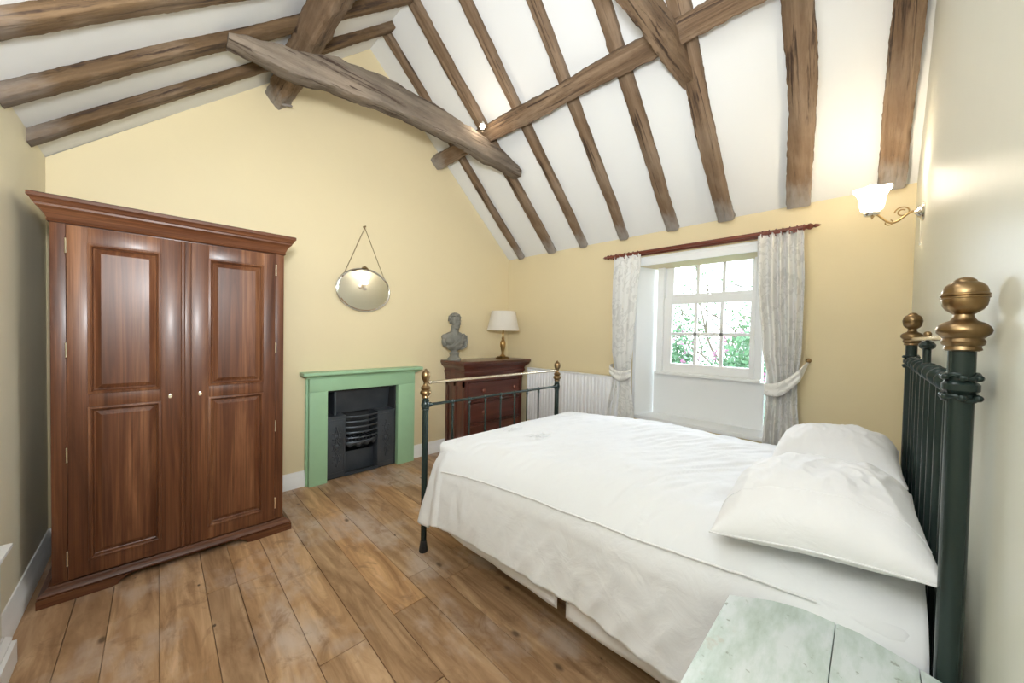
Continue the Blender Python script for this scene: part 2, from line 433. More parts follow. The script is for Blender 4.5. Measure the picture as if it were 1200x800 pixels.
def skirting(name, pts, label, h=0.135, t=0.02):
    """moulded skirting along a polyline at floor level, inner side to the left of travel"""
    bm = NB()
    prof = [(0, 0), (t, 0), (t, h*0.62), (t*0.75, h*0.68), (t*0.8, h*0.76), (t*0.35, h*0.93), (t*0.3, h), (0, h)]
    n = len(pts); R = []
    for i in range(n):
        p = Vector(pts[i])
        ds = []
        if i > 0: ds.append((p-Vector(pts[i-1])).normalized())
        if i < n-1: ds.append((Vector(pts[i+1])-p).normalized())
        ns = [Vector((-d.y, d.x)) for d in ds]
        nn = ns[0] if len(ns) == 1 else (ns[0]+ns[1])/(1+ns[0].dot(ns[1]))
        R.append([bm.verts.new((p.x+nn.x*a, p.y+nn.y*a, b)) for a, b in prof])
    for a, b in zip(R, R[1:]):
        for k in range(len(prof)):
            j = (k+1) % len(prof); bm.faces.new((a[k], a[j], b[j], b[k]))
    bm.faces.new(R[0]); bm.faces.new(list(reversed(R[-1])))
    return struct(name, bm, 'trim_white', label, 'baseboard')
skirting('baseboard_back', [(0.915, YF), (XL, YF)], 'white moulded skirting left of the fireplace')
skirting('baseboard_back.001', [(XR, YF), (1.91, YF)], 'white moulded skirting right of the fireplace')
skirting('baseboard_left', [(XL, YF), (XL, YN)], 'white skirting along the left wall')
skirting('baseboard_right', [(XR, YN), (XR, YF)], 'white skirting under the window')
skirting('baseboard_front', [(XL, YN), (XR, YN)], 'white skirting behind the bed head')
# low boxed ledge on the left wall
LB = (-0.432, 2.33)
bm = NB(); box(bm, XL, LB[0], 1.0, LB[1], 0, 0.47)
o = struct('trim_1', bm, 'wall_pale', 'low boxed ledge on the left wall with a moulded white cap', 'trim')
bm = NB()
rp = [(0.0, 0.455), (0.012, 0.46), (0.014, 0.472), (0.024, 0.478), (0.024, 0.492), (0.0, 0.497)]
R = []
for q, z in rp: R.append([bm.verts.new(p) for p in ((XL, 1.0, z), (LB[0]+q, 1.0, z), (LB[0]+q, LB[1]+q, z), (XL, LB[1]+q, z))])
for a, b in zip(R, R[1:]):
    for i in range(4): bm.faces.new((a[i], a[(i+1) % 4], b[(i+1) % 4], b[i]))
bm.faces.new(R[-1]); bm.faces.new(R[0])
mesh_obj('cap', bm, 'trim_white', o)
bm = NB()
R = []
for q, z in [(0.028, 0), (0.028, 0.09), (0.018, 0.10), (0.02, 0.112), (0.006, 0.135), (0.0, 0.137)]:
    R.append([bm.verts.new(p) for p in ((XL, 1.0, z), (LB[0]+q, 1.0, z), (LB[0]+q, LB[1]+q*1.6, z), (XL, LB[1]+q*1.6, z))])
for a, b in zip(R, R[1:]):
    for i in range(4): bm.faces.new((a[i], a[(i+1) % 4], b[(i+1) % 4], b[i]))
bm.faces.new(R[-1]); bm.faces.new(R[0])
mesh_obj('plinth', bm, 'trim_white', o)

# ------------------------------------------------------------------ roof timbers
def beam(name, p0, p1, w, d, nrm, label, cat='rafter', group=None, mat='oak_beam', seed=0, bow=(0, 0), wob=0.5, taper=(1, 1), seg=0.022, lat=None, vert=None):
    """rough-hewn timber from p0 to p1; w across, d along nrm; top side stays at the line"""
    p0, p1 = Vector(p0), Vector(p1); L = (p1-p0).length; ax = (p1-p0)/L
    nz = Vector(nrm); nz = (nz-ax*nz.dot(ax)).normalized(); ny = nz.cross(ax)
    n = max(6, int(L/seg)); bm = NB(); rings = []
    ch = 0.09
    sect = [(-.5+ch, -.5), (0, -.5), (.5-ch, -.5), (.5, -.5+ch), (.5, 0), (.5, .5-ch), (.5-ch, .5), (0, .5), (-.5+ch, .5), (-.5, .5-ch), (-.5, 0), (-.5, -.5+ch)]
    for i in range(n+1):
        t = i/n; x = t*L
        tp = taper[0]+(taper[1]-taper[0])*t
        cy = bow[0]*math.sin(PI*t) + 0.028*wob*noise.noise(Vector((x*1.3, seed*3.1, 0.3)))
        cz = bow[1]*math.sin(PI*t) + 0.012*wob*noise.noise(Vector((x*1.1, seed*5.7, 9.3)))
        if lat: cy += sum(a*math.exp(-((t-c)/s)**2) for a, c, s in lat)
        ww = w*tp*(1+0.16*wob*noise.noise(Vector((x*2.2, seed*2.3, 4.4)))); dd = d*(1+0.12*wob*noise.noise(Vector((x*2.0, seed*1.3, 7.7))))
        ring = []
        for (a, b) in sect:
            q = Vector((x*5.5, a*3+seed*7, b*3)); r_ = 0.012*wob*noise.noise(q)+0.010*wob*noise.noise(q*3.1)+0.007*noise.noise(q*8.3)
            if abs(a)+abs(b) > 0.8: r_ -= 0.010*abs(noise.noise(q*2.2+Vector((seed*5, 0, 0))))+0.012*max(0, noise.noise(Vector((x*9, a*4+seed, b*4)))-0.25)
            ring.append(bm.verts.new((x, cy+a*ww*(1+r_*10), cz+b*dd*(1+r_*8))))
        rings.append(ring)
    for a, b in zip(rings, rings[1:]):
        for k in range(12):
            j = (k+1) % 12; bm.faces.new((a[k], a[j], b[j], b[k]))
    bm.faces.new(list(reversed(rings[0]))); bm.faces.new(rings[-1])
    o = mesh_obj(name, bm, mat, None, True, 50)
    mt = Matrix((( ax.x, ny.x, nz.x, p0.x), (ax.y, ny.y, nz.y, p0.y), (ax.z, ny.z, nz.z, p0.z), (0, 0, 0, 1)))
    o.matrix_world = mt
    tag(o, label, cat, group)
    return o
nR = Vector((-(HR-HE), 0, -(XR-XM))).normalized()
nL = Vector(((HR-HE), 0, -(XM-XL))).normalized()
def rpt(x, y, o=0.0):   # point on right pitch, o below surface
    return Vector((x, y, HE+(XR-x)*KR))+nR*o
def lpt(x, y, o=0.0): return Vector((x, y, HE+(x-XL)*KL))+nL*o
ordR = [
 (3.17, 3.10, 0.075, 'thin rafter nearest the fireplace wall on the window side'),
 (2.675, 2.65, 0.105, 'rafter on the window side that the far tie beam joins'),
 (2.235, 2.19, 0.085, 'rafter on the window side between the tie beam and the left curtain'),
 (1.755, 1.69, 0.085, 'rafter on the window side ending just above the left curtain'),
 (1.285, 1.26, 0.10, 'rafter on the window side ending above the middle of the window'),
 (0.865, 0.85, 0.115, 'rafter on the window side crossed by the near tie beam, over the curtain pole'),
 (0.400, 0.30, 0.135, 'wide cracked rafter ending above the right curtain'),
 (-0.065, -0.105, 0.12, 'rafter running down beside the bed wall above the sconce')]
latR = {6: [(0.03, 0.25, 0.2)], 5: [(0.015, 0.3, 0.2)], 3: [(-0.015, 0.15, 0.08)]}
for i, (y0, y1, w, lb) in enumerate(ordR):
    lat = latR.get(i)
    if i == 6: lat = [(-0.035, 0.35, 0.22)]
    beam('rafter', rpt(XR-0.01, y0, 0.022), rpt(XM+0.0, y1, 0.022), w, 0.07 if i > 4 else 0.06, nR, lb, 'rafter', 'rafters on the window side', seed=i+1, lat=lat)
ordL = [
 (3.05, 3.02, 0.085, 'thin rafter on the left pitch nearest the fireplace wall'),
 (2.575, 2.62, 0.095, 'rafter on the left pitch that meets the left end of the far tie beam'),
 (2.13, 2.21, 0.10, 'rafter on the left pitch at the top left corner of the photo')]
for i, (y0, y1, w, lb) in enumerate(ordL):
    beam('rafter', lpt(XL-0.03, y0, 0.022), lpt(XM, y1, 0.022), w, 0.06, nL, lb, 'rafter', 'rafters on the left pitch', 'oak_beam_left', seed=i+21)
beam('purlin', rpt(2.24, YF-0.003, 0.10), rpt(2.30, YN+0.003, 0.10), 0.135, 0.12, nR, 'long purlin crossing under the rafters on the window side', 'beam', seed=41, wob=0.6)
beam('purlin', lpt(0.62, YF-0.003, 0.115), lpt(0.635, YN+0.003, 0.115), 0.15, 0.14, nL, 'thick purlin crossing under the rafters on the left pitch', 'beam', seed=42, wob=0.8)
# tie beams (collars), arched
def collar(name, pts, w, label, seed, mat):
    """pts: (x, zc, half height); width w in y"""
    bm = NB(); y0 = 0; rings = []
    import bisect
    xs = [p[0] for p in pts]; n = 110
    for i in range(n+1):
        x = xs[0]+(xs[-1]-xs[0])*i/n
        k = min(max(bisect.bisect(xs, x)-1, 0), len(xs)-2); t = (x-xs[k])/(xs[k+1]-xs[k]); t = t*t*(3-2*t)
        zc = pts[k][1]*(1-t)+pts[k+1][1]*t; hh = pts[k][2]*(1-t)+pts[k+1][2]*t
        ring = []
        for a, b in [(-.86,-1),(0,-1.02),(.86,-1),(1,-.88),(1.02,0),(1,.88),(.86,1),(0,1.02),(-.86,1),(-1,.88),(-1.02,0),(-1,-.88)]:
            q = Vector((x*4, a+seed, b)); r_ = 0.008*noise.noise(q)+0.006*noise.noise(q*3.3)+0.004*noise.noise(q*9.1)
            ring.append(bm.verts.new((x-xs[0], y0+a*(w/2+r_), zc+b*(hh+r_)-pts[0][1]+0.006*noise.noise(Vector((x*3, seed, 1))))))
        rings.append(ring)
    for a, b in zip(rings, rings[1:]):
        for k in range(12):
            j = (k+1) % 12; bm.faces.new((a[k], a[j], b[j], b[k]))
    bm.faces.new(list(reversed(rings[0]))); bm.faces.new(rings[-1])
    o = mesh_obj(name, bm, mat, None, True, 50); tag(o, label, 'beam'); return o
c1 = collar('tie_beam', [(0.27, 2.95, 0.02), (0.38, 2.965, 0.045), (0.57, 2.985, 0.072), (0.85, 3.045, 0.095), (1.15, 3.085, 0.10), (1.5, 3.09, 0.095), (1.9, 3.065, 0.085), (2.25, 3.03, 0.075), (2.5, 2.985, 0.045), (2.56, 2.965, 0.03)], 0.12, 'arched grey oak tie beam spanning the roof near the fireplace', 3, 'oak_beam_grey')
c1.location = (0.27, 2.55, 2.935)
c2 = collar('tie_beam', [(0.27, 2.97, 0.03), (0.5, 3.0, 0.075), (1.0, 3.09, 0.10), (1.5, 3.11, 0.10), (1.9, 3.11, 0.095), (2.3, 3.10, 0.085), (2.58, 3.08, 0.06)], 0.085, 'near tie beam cut off by the top edge, over the bed', 8, 'oak_beam')
c2.location = (0.27, 0.90, 2.97)
# oak pegs
for loc, rot, lb in (((0.725, 3.31, 3.125), (0, 1.2, 0.3), 'small wooden peg sticking out of the left purlin'), ((2.135, 3.37, 3.205), (0.1, 1.2, 0.5), 'small wooden peg beside the end of the window side purlin')):
    bm = NB(); lathe(bm, [(0.006, -0.045), (0.009, -0.02), (0.009, 0.035), (0.005, 0.042)], seg=8)
    o = mesh_obj('oak_peg', bm, 'oak_beam'); o.location = loc; o.rotation_euler = rot; tag(o, lb, 'peg')

# ------------------------------------------------------------------ window
XI = 3.55      # plane of the sash window face
bm = NB()
# splayed reveal lining: four faces from the wall opening to the frame
oy0, oy1, oz0, oz1 = WY0, WY1, WZ0, WZ1
iy0, iy1, iz0, iz1 = 0.615, 1.535, 0.60, 2.075
def quad_slab(bm, ps, n, t=0.012):
    n = Vector(n)*t; a = [bm.verts.new(p) for p in ps]; b = [bm.verts.new(Vector(p)+n) for p in ps]
    bm.faces.new(a); bm.faces.new(list(reversed(b)))
    for i in range(4): bm.faces.new((a[i], a[(i+1) % 4], b[(i+1) % 4], b[i]))
quad_slab(bm, [(XR-0.002, oy1, oz0), (XI+0.06, iy1, oz0), (XI+0.06, iy1, iz1), (XR-0.002, oy1, oz1)], (0, 1, 0), 0.03)
quad_slab(bm, [(XR-0.002, oy0, oz0), (XR-0.002, oy0, oz1), (XI+0.06, iy0, iz1), (XI+0.06, iy0, oz0)], (0, -1, 0), 0.03)
quad_slab(bm, [(XR-0.002, oy0-.02, oz1), (XR-0.002, oy1+.02, oz1), (XI+0.06, iy1+.02, iz1), (XI+0.06, iy0-.02, iz1)], (0, 0, 1), 0.03)
struct('trim_2', bm, 'reveal_white', 'white splayed window reveal', 'trim', smooth=False)
bm = NB(); box(bm, XR-0.018, XI+0.02, oy0-0.03, oy1+0.03, oz0-0.03, oz0+0.006, 0.006)
struct('trim_3', bm, 'reveal_white', 'white window seat board at the foot of the reveal', 'trim')
bm = NB(); box(bm, XI-0.01, XI+0.03, iy0, iy1, oz0+0.004, 0.985)
struct('trim_4', bm, 'reveal_white', 'plain white panel beneath the window frame', 'trim', smooth=False)
bm = NB(); box(bm, XR-0.022, XR-0.001, oy0-0.05, oy1+0.05, WZ1-0.003, 2.105, 0.005)
box(bm, XR-0.03, XR-0.001, oy0-0.055, oy1+0.055, 2.085, 2.108, 0.006)
struct('trim_5', bm, 'reveal_white', 'white lintel board over the window opening', 'trim')
# frame object
bm = NB()
fy0, fy1, fz0, fz1 = 0.635, 1.515, 0.985, 2.075
x0, x1 = XI-0.03, XI+0.07
box(bm, x0-0.03, x1, fy0, fy1, 0.985, 1.012, 0.008)                 # inner sill
box(bm, x0+0.01, x1, fy0, fy0+0.06, 1.01, fz1, 0.004); box(bm, x0+0.01, x1, fy1-0.06, fy1, 1.01, fz1, 0.004)
box(bm, x0+0.03, x1, fy0+0.05, fy1-0.05, 2.05, fz1, 0.003)
box(bm, x0+0.0, x0+0.03, fy0+0.05, fy0+0.066, 1.01, fz1, 0.003); box(bm, x0+0.0, x0+0.03, fy1-0.066, fy1-0.05, 1.01, fz1, 0.003)
win = struct('window_1', bm, 'trim_white', 'white sash window of nine panes over the garden', 'window')
def sash(name, xa, xb, z0, z1, gz0, gz1, rows):
    bm = NB(); a, b = fy0+0.062, fy1-0.062; g0, g1 = 0.727, 1.378
    box(bm, xa, xb, a, g0, z0, z1, 0.004); box(bm, xa, xb, g1, b, z0, z1, 0.004)
    box(bm, xa, xb, g0-.004, g1+.004, z0, gz0, 0.004); box(bm, xa, xb, g0-.004, g1+.004, gz1, z1, 0.004)
    for k in (1, 2):
        yy = g0+(g1-g0)*k/3; box(bm, xa+0.006, xb-0.006, yy-0.014, yy+0.014, gz0-.004, gz1+.004, 0.003)
    for k in range(1, rows):
        zz = gz0+(gz1-gz0)*k/rows; box(bm, xa+0.006, xb-0.006, g0-.004, g1+.004, zz-0.014, zz+0.014, 0.003)
    o = mesh_obj(name, bm, 'trim_white', win)
    for r_ in range(rows):
        for k in range(3):
            bm = NB(); ya = g0+(g1-g0)*k/3; za = gz0+(gz1-gz0)*r_/rows
            xm = (xa+xb)/2; box(bm, xm-0.0015, xm+0.0015, ya-.002, ya+(g1-g0)/3+.002, za-.002, za+(gz1-gz0)/rows+.002)
            mesh_obj('pane', bm, 'clear_glass', o, False)
    return o
sash('lower_sash', XI, XI+0.035, 1.012, 1.735, 1.098, 1.668, 2)
sash('upper_sash', XI+0.037, XI+0.068, 1.69, 2.052, 1.765, 2.033, 1)
bm = NB(); box(bm, XI-0.012, XI+0.03, 1.03, 1.09, 1.735, 1.742, 0.002); lathe(bm, [(0.011, 0), (0.013, 0.006), (0.008, 0.012), (0.010, 0.022), (0.004, 0.026)], XI+0.01, 1.06, 12, 1.741)
mesh_obj('sash_catch', bm, 'trim_white', win)

# ------------------------------------------------------------------ garden outside
bm = NB(); box(bm, 3.9, 40, -25, 30, -2.75, -2.6); struct('ground', bm, 'lawn', 'green garden lawn outside the window', 'ground')
def leaves(bm, c, rad, n, size, r, shell=0.5):
    for _ in range(n):
        d = Vector((r.gauss(0, 1), r.gauss(0, 1), r.gauss(0, 1))).normalized(); q = shell+(1-shell)*r.random()
        p = Vector(c)+Vector((d.x*rad[0]*q, d.y*rad[1]*q, d.z*rad[2]*q))
        u = Vector((r.gauss(0, 1), r.gauss(0, 1), r.gauss(0, 1))).normalized(); v = u.orthogonal().normalized()
        w = u.cross(v)*0.06; s = size*r.uniform(.6, 1.3)
        ps = [p, p+u*s*.5+v*s*.28+w*s, p+u*s, p+u*s*.5-v*s*.28-w*s]
        bm.faces.new([bm.verts.new(x) for x in ps])
def shrub(c, rad, n, size, mat, label, seed, blossoms=0, cat='bush', group=None):
    r = random.Random(seed); root = thing('garden_shrub', label, cat, (c[0], c[1], -2.6), 0, group)
    cz = c[2]+2.6
    bm = NB(); leaves(bm, (0, 0, cz), rad, n, size, r); o = mesh_obj('foliage', bm, mat, root, False)
    bm = NB()
    for k in range(7):
        a = r.uniform(0, 2*PI); tube(bm, [(0.05*math.cos(a), 0.05*math.sin(a), 0), (0.25*rad[0]*math.cos(a), 0.25*rad[1]*math.sin(a), cz*0.5), (0.7*rad[0]*math.cos(a), 0.7*rad[1]*math.sin(a), cz+rad[2]*0.4)], [0.04, 0.03, 0.01], 6)
    mesh_obj('stem', bm, 'bark', root)
    if blossoms:
        bm = NB()
        for k in range(blossoms):
            d = Vector((r.gauss(0, 1), r.gauss(0, 1), r.gauss(0, 1))).normalized()
            p = Vector((d.x*rad[0], d.y*rad[1], cz+d.z*rad[2]))
            leaves(bm, p, (0.07, 0.07, 0.06), 7, 0.07, r)
        mesh_obj('blossom', bm, 'blossom_pink', root, False)
shrub((8.6, 3.50, 0.1), (0.9, 0.85, 1.55), 3200, 0.13, 'leaf_green', 'green shrub with pink blossom seen through the left panes', 1, 110)
shrub((8.6, 1.75, 0.0), (0.9, 0.85, 1.55), 3200, 0.13, 'leaf_green', 'green shrub with pink blossom seen through the right panes', 2, 110)
shrub((15.0, 6.2, 0.6), (1.6, 1.9, 2.3), 2600, 0.17, 'leaf_pale', 'tall pale green hedge bush behind the left shrub', 3)
shrub((15.0, 2.3, 0.6), (1.6, 1.9, 2.3), 2600, 0.17, 'leaf_pale', 'tall pale green hedge bush behind the right shrub', 4)
def tree(x, y, label, seed, h=4.6):
    r = random.Random(seed); root = thing('garden_tree', label, 'tree', (x, y, -2.6))
    bm = NB(); tips = []
    def branch(p, d, L, rad, lv):
        pts = [p]; q = p
        for k in range(5):
            d = (d+Vector((r.gauss(0, .13), r.gauss(0, .13), r.gauss(0.03, .08)))).normalized(); q = q+d*L/5; pts.append(q)
        tube(bm, pts, [rad*(1-.12*k) for k in range(6)], 7 if lv < 2 else 4)
        if lv >= 3: tips.append(q); return
        for k in range(3 if lv else 5):
            nd = (d+Vector((r.gauss(0, .7), r.gauss(0, .9), r.uniform(-.1, .5)))).normalized()
            branch(pts[r.randint(3, 5)], nd, L*r.uniform(.55, .75), rad*.5, lv+1)
    branch(Vector((0, 0, 0)), Vector((0, -.05, 1)), h*.62, 0.09, 0)
    mesh_obj('branches', bm, 'bark', root)
    bm = NB()
    for t_ in tips: leaves(bm, t_, (0.5, 0.5, 0.4), 16, 0.10, r, 0.1)
    mesh_obj('foliage', bm, 'leaf_pale', root, False)
tree(11.6, 4.9, 'bare branched tree seen through the top panes', 11)
tree(12.0, 2.2, 'second branched tree behind the top right pane', 12, 5.0)

# ------------------------------------------------------------------ curtains and pole
bm = NB(); box(bm, XR-0.028, XR-0.001, 0.385, 1.885, 2.125, 2.16, 0.003)
o = mesh_obj('curtain_batten', bm, 'pole_wood'); tag(o, 'dark wooden batten fixed to the wall behind the curtain pole', 'batten')
pole = thing('curtain_pole', 'dark turned wood curtain pole with finials above the window', 'curtain pole', (3.225, 1.11, 2.14))
rotY = Matrix.Rotation(-PI/2, 4, 'X')
bm = NB(); tube(bm, [(0, -0.745, 0), (0, 0.745, 0)], 0.0155, 16); mesh_obj('rod', bm, 'pole_wood', pole)
fin = [(0.0155, 0), (0.021, 0.003), (0.021, 0.012), (0.012, 0.017), (0.012, 0.022), (0.020, 0.032), (0.022, 0.042), (0.015, 0.054), (0.009, 0.060), (0.014, 0.068), (0.012, 0.078), (0.004, 0.096), (0.001, 0.099)]
for s in (1, -1):
    bm = NB(); lathe(bm, fin, seg=20, mat=Matrix.Translation((0, s*0.745, 0)) @ Matrix.Rotation(-s*PI/2, 4, 'X')); mesh_obj('finial', bm, 'pole_wood', pole)
    bm = NB(); box(bm, -0.012, 0.062, s*0.70-0.009, s*0.70+0.009, -0.028, -0.008, 0.004); box(bm, 0.05, 0.0885, s*0.70-0.016, s*0.70+0.016, -0.05, -0.02, 0.003)
    mesh_obj('bracket', bm, 'pole_wood', pole)
def ring_pos(a, b, n): return [a+(b-a)*(k+.5)/n for k in range(n)]
for rr, side in ((ring_pos(0.375, 0.62, 6), 'right'), (ring_pos(1.56, 1.83, 6), 'left')):
    for k, yy in enumerate(rr):
        bm = NB(); tube(bm, [(0, (yy-1.11)+0.003*math.sin(3*a), -0.004) if 0 else (0.025*math.cos(a), yy-1.11, -0.006+0.025*math.sin(a)) for a in [2*PI*i/20 for i in range(20)]], 0.0035, 8, True)
        mesh_obj('ring', bm, 'pole_wood', pole)
def curtain(label, outline, ztie, seed, npl=7, flip=1):
    """outline: list of (z, ya, yb, depth amplitude)"""
    bm = NB(); nz, nu = 90, 140; P = []
    zs = [o_[0] for o_ in outline]
    for i in range(nz+1):
        z = zs[0]+(zs[-1]-zs[0])*i/nz
        k = 0
        while k < len(zs)-2 and z < zs[k+1]: k += 1
        t = (z-zs[k])/(zs[k+1]-zs[k]); t = min(max(t, 0), 1); t = t*t*(3-2*t)
        ya = outline[k][1]*(1-t)+outline[k+1][1]*t; yb2 = outline[k][2]*(1-t)+outline[k+1][2]*t; am = outline[k][3]*(1-t)+outline[k+1][3]*t
        row = []
        for j in range(nu+1):
            u = j/nu
            uu = u+0.045*math.sin(5*u+seed)+0.030*noise.noise(Vector((u*4, z*1.6, seed)))
            ph = 2*PI*npl*uu
            c_ = math.cos(ph); a1 = am*1.25*(c_*(1+0.5*noise.noise(Vector((u*3, 0.3, seed+9))))+0.22*math.cos(2*ph+1+seed))
            a1 += 0.008*noise.noise(Vector((u*9, z*4, seed+4)))
            y = ya+(yb2-ya)*u+0.35*am*math.sin(ph)*0.6
            topf = max(0, (z-(zs[0]-0.07))/0.07)
            a1 = a1*(1-0.25*topf)+topf*0.006*math.cos(ph*3)
            row.append((3.225+0.0*z+a1+0.012*math.exp(-((z-ztie)/0.10)**2), y, z))
        P.append(row)
    grid(bm, P)
    root = mesh_obj('curtain', bm, 'curtain_fabric'); 
    so = root.modifiers.new('t', 'SOLIDIFY'); so.thickness = 0.003; so.offset = 0
    tag(root, label, 'curtain', 'pale patterned curtains'); return root
cl = curtain('pale grey patterned curtain left of the window, tied back above the radiator', [(2.135, 1.55, 1.835, 0.016), (2.08, 1.55, 1.835, 0.018), (1.75, 1.575, 1.835, 0.024), (1.25, 1.605, 1.825, 0.022), (1.0, 1.625, 1.80, 0.018), (0.9, 1.62, 1.82, 0.018), (0.6, 1.58, 1.865, 0.024), (0.40, 1.57, 1.88, 0.026)], 1.0, 1, 5)
cr = curtain('pale cream patterned curtain right of the window with its tieback hooked', [(2.135, 0.365, 0.63, 0.016), (2.08, 0.36, 0.635, 0.020), (1.75, 0.35, 0.625, 0.026), (1.3, 0.352, 0.585, 0.024), (1.02, 0.37, 0.54, 0.018), (0.9, 0.365, 0.545, 0.018), (0.6, 0.34, 0.565, 0.024), (0.40, 0.33, 0.57, 0.026)], 1.02, 5, 5)
def tieback(parent, ya, yb, za, zb, hooky, hookz, s):
    # band: across the front of the curtain then back to the wall hook
    bm = NB(); n = 30; P = []
    for i in range(n+1):
        t = i/n
        y = ya+(yb-ya)*t; z = za+(zb-za)*t-0.045*math.sin(PI*t)
        x = 3.225-0.052*math.sin(PI*min(1, 0.12+t*0.76))**0.5
        h = 0.052-0.010*abs(2*t-1)
        P.append([(x+0.004*math.cos(k*PI/4*2), y, z+h*(k/4-1)) for k in range(9)])
    # continue to hook
    for t in (0.35, 0.7, 1.0):
        y = yb+(hooky-yb)*t; z = zb+(hookz-zb)*t; x = P[30][4][0]+(XR-0.03-P[30][4][0])*t; h = 0.040*(1-t)+0.008
        P.append([(x, y, z+h*(k/4-1)) for k in range(9)])
    grid(bm, P); o = mesh_obj('tieback', bm, 'curtain_fabric', parent); so = o.modifiers.new('t', 'SOLIDIFY'); so.thickness = 0.006
    return o
tieback(cl, 1.605, 1.835, 1.00, 1.02, 1.85, 1.06, 1)
tieback(cr, 0.55, 0.35, 0.98, 1.10, 0.315, 1.19, -1)
hk = thing('tieback_hook', 'small brass curtain hook on the wall right of the window', 'hook', (XR, 0.315, 1.20))
bm = NB(); lathe(bm, [(0.018, 0), (0.018, 0.004), (0.006, 0.008), (0.006, 0.035)], seg=16, mat=Matrix.Rotation(-PI/2, 4, 'Y')); mesh_obj('plate', bm, 'old_brass', hk)
bm = NB(); sphere(bm, (-0.04, 0, 0), 0.013); mesh_obj('knob', bm, 'old_brass', hk)

# ------------------------------------------------------------------ radiator
rad = thing('radiator', 'white ribbed panel radiator under the cream wall beside the window', 'radiator', (XR, 2.38, 0))
bm = NB(); y0, y1, z0, z1 = -0.63, 0.59, 0.30, 0.94
P = []; n = 28*12
for i in range(n+1):
    t = i/n; y = y0+(y1-y0)*t; c_ = math.cos(2*PI*28*t); x = -0.084-0.006*max(-1, min(1, 2.6*c_+1.5))
    P.append([(x+0.012, y, z1-0.004), (x, y, z1-0.03), (x, y, z0+0.03), (x+0.012, y, z0+0.004)])
grid(bm, P); box(bm, -0.074, -0.066, y0, y1, z0, z1); mesh_obj('front_panel', bm, 'radiator_white', rad, True, 60)
bm = NB(); box(bm, -0.092, -0.03, y0-0.006, y1+0.006, z1-0.012, z1+0.004, 0.003); mesh_obj('top_grille', bm, 'radiator_white', rad)
for a, b in ((y1, y1+0.006), (y0-0.006, y0)):
    bm = NB(); box(bm, -0.090, -0.03, a, b, z0, z1-0.01, 0.002); mesh_obj('side_panel', bm, 'radiator_white', rad)
bm = NB(); box(bm, -0.05, -0.025, y0, y1, z0+0.02, z1-0.02); box(bm, -0.03, 0, y0+0.2, y0+0.24, z0, z1-0.1); box(bm, -0.03, 0, y1-0.24, y1-0.2, z0, z1-0.1); mesh_obj('rear_panel', bm, 'radiator_white', rad)
for yy in (y0-0.03, y1+0.03):
    bm = NB(); tube(bm, [(-0.05, yy, 0), (-0.05, yy, z0+0.03)], 0.0075, 10); tube(bm, [(-0.05, yy, z0+0.03), (-0.05, yy+(0.05 if yy < 0 else -0.05), z0+0.03)], 0.0075, 10)
    mesh_obj('pipe', bm, 'radiator_white', rad)

# ------------------------------------------------------------------ wardrobe
W0 = thing('wardrobe', 'tall two-door mahogany wardrobe with a moulded cornice', 'wardrobe', (0.112, 2.78, 0))
bx = -0.112
L, R_, DB = -0.372+bx, 0.596+bx, 0.63
bm = NB(); box(bm, L, R_, 0.02, DB, 0.06, 1.86, 0.002)
mesh_obj('carcass', bm, 'mahogany_v', W0)
# face frame
for a, b in ((L, -0.322+bx), (0.548+bx, R_)):
    bm = NB(); box(bm, a, b, 0, 0.03, 0.06, 1.86, 0.003); mesh_obj('side_stile', bm, 'mahogany_v', W0)
for a, b in ((1.838, 1.862), (0.058, 0.086)):
    bm = NB(); box(bm, L+.001, R_-.001, 0.002, 0.03, a, b, 0.001); mesh_obj('rail', bm, 'mahogany_h', W0)
bm = NB(); rings_rect(bm, L, R_, DB, 0, [(0.0, 1.845), (0.006, 1.847), (0.010, 1.853), (0.006, 1.860), (0.010, 1.868), (0.016, 1.885), (0.028, 1.903), (0.038, 1.912), (0.040, 1.922), (0.046, 1.927), (0.050, 1.938), (0.058, 1.946), (0.058, 1.962), (0.052, 1.966), (0, 1.966)])
mesh_obj('cornice', bm, 'mahogany_h', W0, True, 30)
bm = NB(); rings_rect(bm, L, R_, DB, 0, [(0.0, 0.038), (0.036, 0.040), (0.040, 0.052), (0.034, 0.062), (0.020, 0.070), (0.012, 0.080), (0.0, 0.084)])
mesh_obj('plinth', bm, 'mahogany_h', W0, True, 30)
def bracket_foot(xa, xb, flip):
    bm = NB()
    poly = [(xa, 0), (xa, 0.042), (xb, 0.042), (xb-0.02, 0.036), (xb-0.045, 0.020), (xb-0.05, 0.006), (xb-0.075, 0)]
    if flip: s = xa+xb; poly = [(s-x, z) for x, z in poly]
    a = [bm.verts.new((x, -0.044, z)) for x, z in poly]; b = [bm.verts.new((x, -0.010, z)) for x, z in poly]
    bm.faces.new(a); bm.faces.new(list(reversed(b)))
    for i in range(len(poly)): bm.faces.new((a[i], a[(i+1) % len(poly)], b[(i+1) % len(poly)], b[i]))
    xs = xa if not flip else xb-0.03
    box(bm, xs, xs+0.03, -0.02, DB, 0, 0.041, 0.002)
    return mesh_obj('foot', bm, 'mahogany_h', W0)
bracket_foot(L-0.042, L+0.27, False); bracket_foot(R_-0.25, R_+0.042, True)
